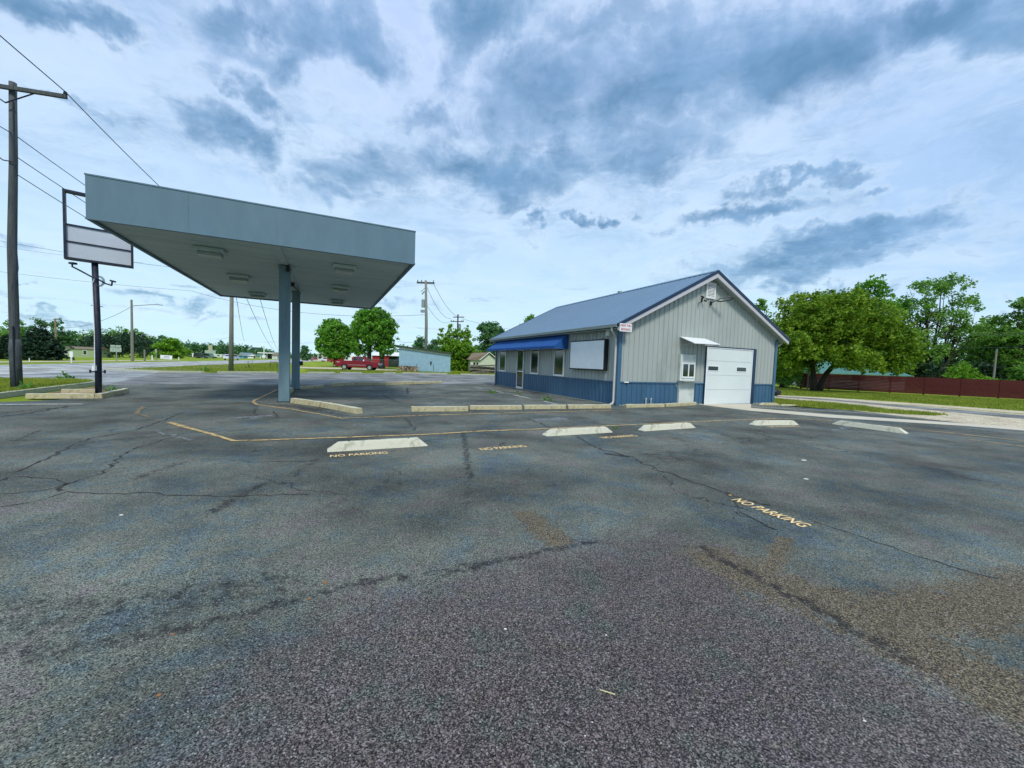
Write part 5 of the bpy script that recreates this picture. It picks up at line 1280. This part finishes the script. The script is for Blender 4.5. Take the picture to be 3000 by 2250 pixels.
for (px, Y, rz, pm, lb, vn) in ((912,150,1.9,'cardark','dark car at the end of the highway right of the columns',0),(925,170,1.8,'red','small red car in the distant lot',0),(893,190,1.9,'carwhite','far white car near the vanishing highway',1),(936,135,.3,'carwhite','white car parked under the distant white canopy',0),(958,128,.2,'red','red van parked left of the dense round tree',1),(975,130,.1,'carwhite','white vehicle just left of the dense tree trunk',1)):
    p = at(px, 1056, Y); car('far_car', lb, Vector((p.x, Y, 0)), rz, M[pm], GC, vn)
# small things across the highway --------------------------------------------
def house(name, label, px0, px1, topy, basey_z, Y, wallm, roofm, rh=.9, depth=7, cat='house', wins=2, rz=0, roofkind='gable'):
    a = at(px0, 1050, Y); b = at(px1, 1050, Y); wdt = b.x-a.x; bz = tz(a.x, Y) if basey_z is None else basey_z
    top = at((px0+px1)/2, topy, Y).z; Hh = max(1.2, top-bz-rh)
    o = thing(name, label, cat, Vector((a.x, Y, bz)), rz)
    q = MB(); q.box(0,0,-.2,wdt,depth,Hh); q.build('wall', wallm, o)
    q = MB()
    if roofkind == 'gable': q.prism([(-.3,Hh-.02),(depth+.3,Hh-.02),(depth/2,Hh+rh)], 'x', -.3, wdt+.3)
    elif roofkind == 'front': q.prism([(-.3,Hh-.02),(wdt+.3,Hh-.02),(wdt/2,Hh+rh)], 'y', -.3, depth+.3)
    else: q.box(-.4,-.6,Hh,wdt+.4,depth,Hh+rh)
    q.build('roof', roofm, o)
    for i in range(wins):
        x = wdt*(i+.5)/wins
        f = MB(); f.box(x-.62,-.06,.85,x+.62,-.01,Hh-.35); w = f.build('window', M['white'], o); f = MB(); f.box(x-.5,-.075,.97,x+.5,-.061,Hh-.45); f.build('pane', M['glass'], w)
    return o
mh = house('mobile_home', 'long sage green mobile home with two dark windows across the highway', 168, 277, 1015, None, 120, M['green_tan'], M['brownroof'], .7, 5)
house('white_house', 'white house end at the far left edge behind the conifer', -40, 6, 1008, None, 118, M['white'], M['greenroof'], .8, 6, wins=1)
WT = M['offwhite']
def trailer(name, label, px0, px1, topy, Y, m_, cat='trailer'):
    a = at(px0, 1050, Y); b = at(px1, 1050, Y); w = b.x-a.x; bz = tz(a.x, Y); h_ = max(1.6, at(px0, topy, Y).z-bz)
    o = thing(name, label, cat, Vector((a.x, Y, bz)), 0)
    q = MB(); q.box(0,0,.45,w,2.4,h_); q.build('body', m_, o, bevel=.08)
    for wa, wb in ((.12,.3),(.6,.8)): q = MB(); q.box(w*wa,-.03,h_*.55,w*wb,-.004,h_*.8); q.build('window', M['glass'], o)
    for x in (w*.4, w*.5):
        q = MB(); q.tube([(x,-.05,.35),(x,.2,.35)], .35, 12); q.build('wheel', M['tyre'], o)
    return o
trailer('camper_trailer', 'white camper trailer right of the roadside banner', 562, 606, 1034, 150, M['white'])
trailer('storage_trailer', 'long white storage trailer left of the plain pole', 616, 650, 1037, 175, M['offwhite'])
trailer('storage_trailer', 'grey-green trailer home touching the plain pole', 652, 690, 1038, 180, M['tan'])
trailer('box_trailer', 'plain white box trailer behind the bed of the red pickup', 1008, 1046, 1040, 88, M['white'])
car('parked_car', 'dark pickup-like car before the white camper', Vector((at(566,1052,138).x, 138, tz(at(566,1052,138).x,138))), 0, M['cardark'], None, 1)
car('parked_car', 'green car before the right half of the camper', Vector((at(584,1052,138).x, 138, tz(at(584,1052,138).x,138))), .1, mat('green car paint', (.10,.18,.14), .3), None, 1)
# tall stepped sign
p = at(616, 1040, 190); o = thing('roadside_sign', 'tall cross-shaped pale sign left of the trailers', 'sign', Vector((p.x,190,-1.1)))
q = MB(); q.box(-.9,0,0,.9,.3,6.5); q.build('sign_tower', M['tan'], o); q = MB(); q.box(-2.6,-.05,1.5,2.6,-.005,4.0); q.build('sign_board', M['signgreen'], o)
house('blue_house', 'bright blue gabled house front among the distant buildings', 699, 713, 1034, None, 190, M['bluehouse'], M['greyblue'], 1.6, 8, wins=1, roofkind='front')
house('grey_house', 'low grey-brown house behind the blue one', 712, 724, 1035, None, 195, M['tan'], M['brownroof'], 1.2, 8, wins=1)
house('tall_house', 'tall narrow three-storey dark-roofed house above the distant row', 730, 749, 1017, None, 230, M['greyblue'], M['shedroof'], 2.6, 9, wins=2, roofkind='front')
house('white_cottage', 'tiny white cottage below the tall distant house', 726, 742, 1041, None, 185, M['white'], M['offwhite'], .5, 6, wins=2)
house('green_shed', 'pale green shed left of the distant filling station', 747, 766, 1040, None, 185, M['green_tan'], M['greenroof'], .8, 6, wins=0, cat='shed')
house('small_house', 'pale gabled house at the left of the front canopy column', 797, 812, 1032, None, 170, M['offwhite'], M['brownroof'], 1.4, 8, wins=1)
p = at(754, 1050, 175); o = thing('station_canopy', 'thin white canopy on posts among the distant buildings', 'canopy', Vector((p.x,175,-1.1)))
q = MB(); q.box(0,0,3.4,7.0,5,3.8); q.build('canopy_roof', M['white'], o)
for x in (.6, 3.4, 6.2): q = MB(); q.box(x,1,0,x+.3,1.3,3.4); q.build('post', M['white'], o)
q = MB(); q.box(.5,4,0,6.5,4.8,3.2); q.build('shop_wall', M['cardark'], o)
p = at(773, 1050, 172); o = thing('roadside_sign', 'slim white mast sign rising before the thin white canopy', 'sign', Vector((p.x,172,-1.1)))
q = MB(); q.box(-.15,0,0,.15,.3,6.4); q.build('mast', M['white'], o); q = MB(); q.box(-.8,-.05,1.4,.8,-.01,2.6); q.build('sign_board', M['white'], o)
# distant red and white lot right of the columns
p = at(929, 1055, 140); o = thing('sales_canopy', 'white flat canopy with posts in the distant red and white lot', 'canopy', Vector((p.x,140,0)))
q = MB(); q.box(0,0,2.6,3.3,4,3.0); q.build('canopy_roof', M['white'], o)
for x in (.1, 1.6, 3.0): q = MB(); q.box(x,.2,0,x+.18,.4,2.6); q.build('post', M['white'], o)
house('red_shop', 'low red building with dark openings behind the dense round tree', 944, 1000, 1036, 0, 150, M['red'], M['red'], .5, 8, cat='building', wins=3, roofkind='flat')
house('red_barn', 'red barn with white roof left of the blue shed', 1090, 1168, 1030, 0, 84, M['red'], M['white'], .9, 9, cat='barn', wins=0, roofkind='gable')
o = house('dark_bay', 'dark open bay on the front of the red barn', 1140, 1168, 1042, 0, 82.5, M['glass'], M['white'], .1, 1.2, cat='shed', wins=0, roofkind='flat')
house('red_tent', 'small red gabled shelter left of the white box trailer', 993, 1008, 1040, 0, 95, M['red'], M['offwhite'], .7, 3, cat='shelter', wins=0, roofkind='front')
# roadside bits on the far side of the highway
def post(name, label, px, basey, topy, m_, r=.05, cat='post', group=None, Y=None, cap=None):
    b = G(px, basey) if Y is None else at(px, basey, Y)
    if Y is not None: b.z = tz(b.x, Y)
    h_ = at(px, topy, b.y).z - b.z
    o = thing(name, label, cat, b, 0, group); q = MB(); q.tube([(0,0,-.1),(0,0,h_)], r, 6); q.build('shaft', m_, o)
    if cap: q = MB(); q.box(*cap(h_)); q.build('plate', M['panel'] if cap is None else M['white'], o)
    return o, h_
o, h_ = post('notice_board', 'white notice board on a white post before the sage mobile home', 209.5, 1062.5, 1046, M['white'], .07, 'sign')
q = MB(); q.box(-.19,-.03,h_,.19,.03,h_+.62); q.build('board', M['white'], o)
o, h_ = post('route_sign', 'cluster of four pale route plates on one post', 341.5, 1058, 1011, M['steel'], .06, 'sign')
for i, (x0_, x1_, z0_, z1_) in enumerate(((-.74,-.08,h_-.28,h_),(.05,.72,h_-.28,h_),(-.8,-.02,h_-.95,h_-.34),(.02,.78,h_-.95,h_-.34))):
    q = MB(); q.box(x0_,-.09,z0_,x1_,-.06,z1_); q.build('plate', M['signgreen'], o)
wall_text('4', o, -.52, h_-.86, .26, .42, -.095, M['greyblue'], name='lettering'); wall_text('71', o, .2, h_-.86, .4, .42, -.095, M['greyblue'], name='lettering')
GD = 'white roadside markers'
post('marker_post', 'leaning white marker post left of the small yellow sign', 446, 1055, 1041, M['white'], .09, 'marker', GD)
post('marker_post', 'white marker post right of the roadside banner', 524, 1055, 1046, M['white'], .08, 'marker', GD)
post('marker_post', 'tiny white marker before the dark conifer', 86, 1058, 1049, M['white'], .04, 'marker', GD)
o, h_ = post('yellow_sign', 'small yellowish sign on a thin post left of the banner', 458, 1058, 1023, M['steel'], .05, 'sign'); q = MB(); q.box(-.16,-.05,h_-.5,.16,-.02,h_); q.build('plate', M['tan'], o)
post('wooden_post', 'short grey post before the dark woods', 424, 1052, 1024, M['palewood'], .12, 'post', None, 62)
b = G(487, 1054.5); o = thing('banner', 'white banner with small blue printing beside the highway', 'banner', b, .1)
q = MB(); w_ = 1.05; h0 = .12; h1 = .85
q.poly([(-w_,0,h0+.06),(w_*.95,0,h0),(w_,0,h1),(-w_*.95,0,h1+.08)]); q.poly([(-w_,.03,h0+.06),(w_*.95,.03,h0),(w_,.03,h1),(-w_*.95,.03,h1+.08)]); q.build('cloth', M['white'], o)
for x in (-w_-.02, w_+.02): q = MB(); q.tube([(x,.015,-.05),(x,.015,h1+.1)], .03, 5); q.build('stake', M['steel'], o)
q = MB(); q.box(-.75,-.012,.30,.6,-.006,.36); q.box(-.35,-.012,.5,.55,-.006,.68); q.build('printing', mat('soft blue print', (.25,.33,.55), .7, 0, .4, 8), o)
GS = 'thin stakes in the grass strip'
for px, by_, ty_, lb in ((727,1076,1057,'leaning dark stake in the grass strip, left of three'),(719,1081,1073,'shortest dark stake in the grass strip'),(730,1080,1068,'dark stake just below the leaning one'),(738.5,1063,1056,'pale stake at the top edge of the grass strip')):
    post('metal_stake', lb, px, by_, ty_, M['signmetal'], .025, 'stake', GS)
b = G(791, 1077); o = thing('pipe_gate', 'bent pipe rack in the grass strip beside the front column', 'rack', b)
q = MB(); q.tube([(0,0,-.05),(.1,0,.75),(.9,0,.7)], .03, 5); q.tube([(.9,0,.7),(.95,0,-.05)], .03, 5); q.build('pipe', M['signmetal'], o)
b = G(2273, 1160); o = thing('black_barrel', 'low black object at the right back corner of the building', 'barrel', b)
q = MB(); q.smooth = True; q.tube([(-.5,0,.22),(-.1,0,.25),(.25,0,.22)], [.2,.26,.16], 10); q.build('barrel_body', M['black'], o)

# ------------------------------------------------------------------ grass blades and weeds
def blades(name, P_, h, mat_, label, per=7, spread=.08, w=.012):
    n = len(P_)*per; c = np.repeat(P_, per, 0) + np.c_[nr.normal(0, spread, (n, 2)), np.zeros(n)]
    a = nr.uniform(0, 2*np.pi, n); d = np.c_[np.cos(a), np.sin(a), np.zeros(n)]*w*nr.uniform(.6, 1.4, n)[:, None]
    hh_ = h*nr.uniform(.45, 1.25, n); tip = c + np.c_[nr.normal(0, .35, n)*hh_, nr.normal(0, .35, n)*hh_, hh_]
    v = np.stack([c-d, c+d, tip], 1).reshape(-1, 3)
    me = bpy.data.meshes.new(name); me.vertices.add(3*n); me.loops.add(3*n); me.polygons.add(n)
    me.vertices.foreach_set('co', v.ravel().astype(np.float32)); me.loops.foreach_set('vertex_index', np.arange(3*n, dtype=np.int32))
    me.polygons.foreach_set('loop_start', np.arange(0, 3*n, 3, dtype=np.int32)); me.polygons.foreach_set('loop_total', np.full(n, 3, np.int32))
    me.materials.append(mat_); me.update(calc_edges=True); o = bpy.data.objects.new(name, me); COL.objects.link(o)
    o['kind'] = 'stuff'; o['label'] = label; o['category'] = 'grass'; return o
def scatter(poly, n, z):
    xs_ = [p[0] for p in poly]; ys_ = [p[1] for p in poly]; out = np.zeros((0, 3)); pv = [Vector((p[0], p[1], 0)) for p in poly]
    while len(out) < n:
        X = nr.uniform(min(xs_), max(xs_), n*3); Y = nr.uniform(min(ys_), max(ys_), n*3); k = inside(X, Y, pv); out = np.r_[out, np.c_[X[k], Y[k], np.full(k.sum(), z)]]
    return out[:n]
L_GR = leafmat('grass blades', (.09, .16, .012), (.22, .30, .025), (.42, .42, .08), .35)
isl_view = [p for p in ii if p.x > -32]
blades('grass', scatter(ii, 5200, .12), .07, L_GR, 'yellow-green grass on the raised island', 7, .12, .011)
vp = [tuple(p.xy) for p in PX([(2266,1168),(2330,1174),(2431,1181),(2520,1190),(2600,1201),(2700,1208),(2764,1215),(2740,1218),(2650,1214),(2560,1208),(2507,1203),(2431,1198),(2350,1192),(2289,1186),(2266,1184)])]
blades('grass', scatter(vp, 1500, .014), .10, L_GR, 'rough grass on the verge by the gravel drive', 7, .12, .014)
lw = [tuple(p.xy) for p in PX([(2270,1140),(2346,1140),(3000,1172),(3200,1184),(3200,1218),(3000,1203),(2700,1181),(2431,1163.5),(2270,1156)])]
blades('grass', scatter(lw, 6500, -.03), .10, L_GR, 'mown lawn in front of the red fence', 6, .2, .022)
st = [tuple(p.xy) for p in PX([(330,1082.5),(600,1070),(811,1062),(830,1091),(600,1091),(463,1089.5)])]
blades('grass', scatter(st, 5500, -.03), .12, L_GR, 'grass strip between the highway and the side street', 6, .25, .03)
st = [tuple(p.xy) for p in PX([(905,1082),(1167,1087),(1449,1092),(1449,1098),(1200,1092.5),(905,1091.5)])]
blades('grass', scatter(st, 2500, -.03), .14, L_GR, 'grass along the side street before the blue shed', 6, .25, .03)
def weed(px, py, label, s=1.0):
    b = G(px, py); o = thing('weed', label, 'weed', b, 0, 'weeds in the lot')
    leaves_mesh('weed_leaves', np.array([[0,0,.05*s],[.1*s,0,.04*s],[-.12*s,.02,.04*s],[0.03,0,.11*s]]), np.full(4, .07*s), 9, .05*s, L_MID, o, .8)
for px, py, lb, s_ in ((1433,1152,'small weed tuft in the lot left of the far white dashes',1.2),(1448,1153,'small weed tuft beside its twin near the far white dashes',1.2),(1605,1176,'spreading weed by the dash nearest the block row',1.6),(1516,1155,'tiny dark weed at the middle white dash',.9),(600,1089,'dark weed at the kerb of the grass strip',3.0),(188,1113,'wiry weed on the island kerb beyond the near pole',2.6),(1470,1084,'weed clump at the left foot of the building',1.2),(1800,1257,'tiny weed beside the second white block',.6),(325,1146,'weed behind the sign pole base',1.5),(70,1150,'leafy weed at the foot of the near power pole',2.4)):
    weed(px, py, lb, s_)
def litter(px, py, label, s, m_):
    s = s*.7; b = G(px, py); q = MB(); a = rnd.uniform(0, 3); pts = [(math.cos(a+i*1.05)*s*rnd.uniform(.6,1.1)*1.4, math.sin(a+i*1.05)*s*rnd.uniform(.6,1.1), rnd.uniform(.0,.01)) for i in range(6)]
    q.prism([(p[0], p[1]) for p in pts], 'z', .006, .006+s*.35); o = q.build('debris', m_); o.location = b; tag(o, label, 'debris', 'scraps on the asphalt')
dl = mat('dry leaf', (.34, .14, .05), .8, 0, .3); pb = mat('pale pebble', (.70, .70, .62), .8, 0, .1)
for px, py, lb, s_, m_ in ((952,1709,'orange dry leaf near the middle of the lot',.018,dl),(905,1758,'small orange leaf piece just below the orange leaf',.013,dl),(507,1862,'brown leaf scrap in the lower left asphalt',.011,dl),(465,2041,'brown stick end in the lower left corner',.012,dl),(2533,2116,'white pebble in the lower right asphalt',.009,pb),(1735,2120,'tiny white pebble at the bottom centre',.005,pb),(1714,2160,'tiny white pebble below its neighbour at the bottom centre',.005,pb),(2354,1350,'white paper scrap right of the long crack',.05,pb),(2361,1405,'small white scrap below the paper scrap',.04,pb),(356,1511,'small white chip on the left asphalt',.025,pb),(1775,1864,'cream chip in the mauve patch, left',.008,pb),(1480,1846,'cream leaf scrap on the mauve patch',.012,pb),(1282,1378,'pale orange chip left of the skid mark',.02,dl)):
    litter(px, py, lb, s_, m_)
q = MB(); a = G(1757,2025); b = G(1802,2039); q.tube([a+Vector((0,0,.008)), b+Vector((0,0,.008))], .0028, 5); tag(q.build('straw', mat('dry straw', (.6,.55,.3), .8)), 'thin pale straw lying on the mauve asphalt', 'straw')
print('objects', len(bpy.data.objects))
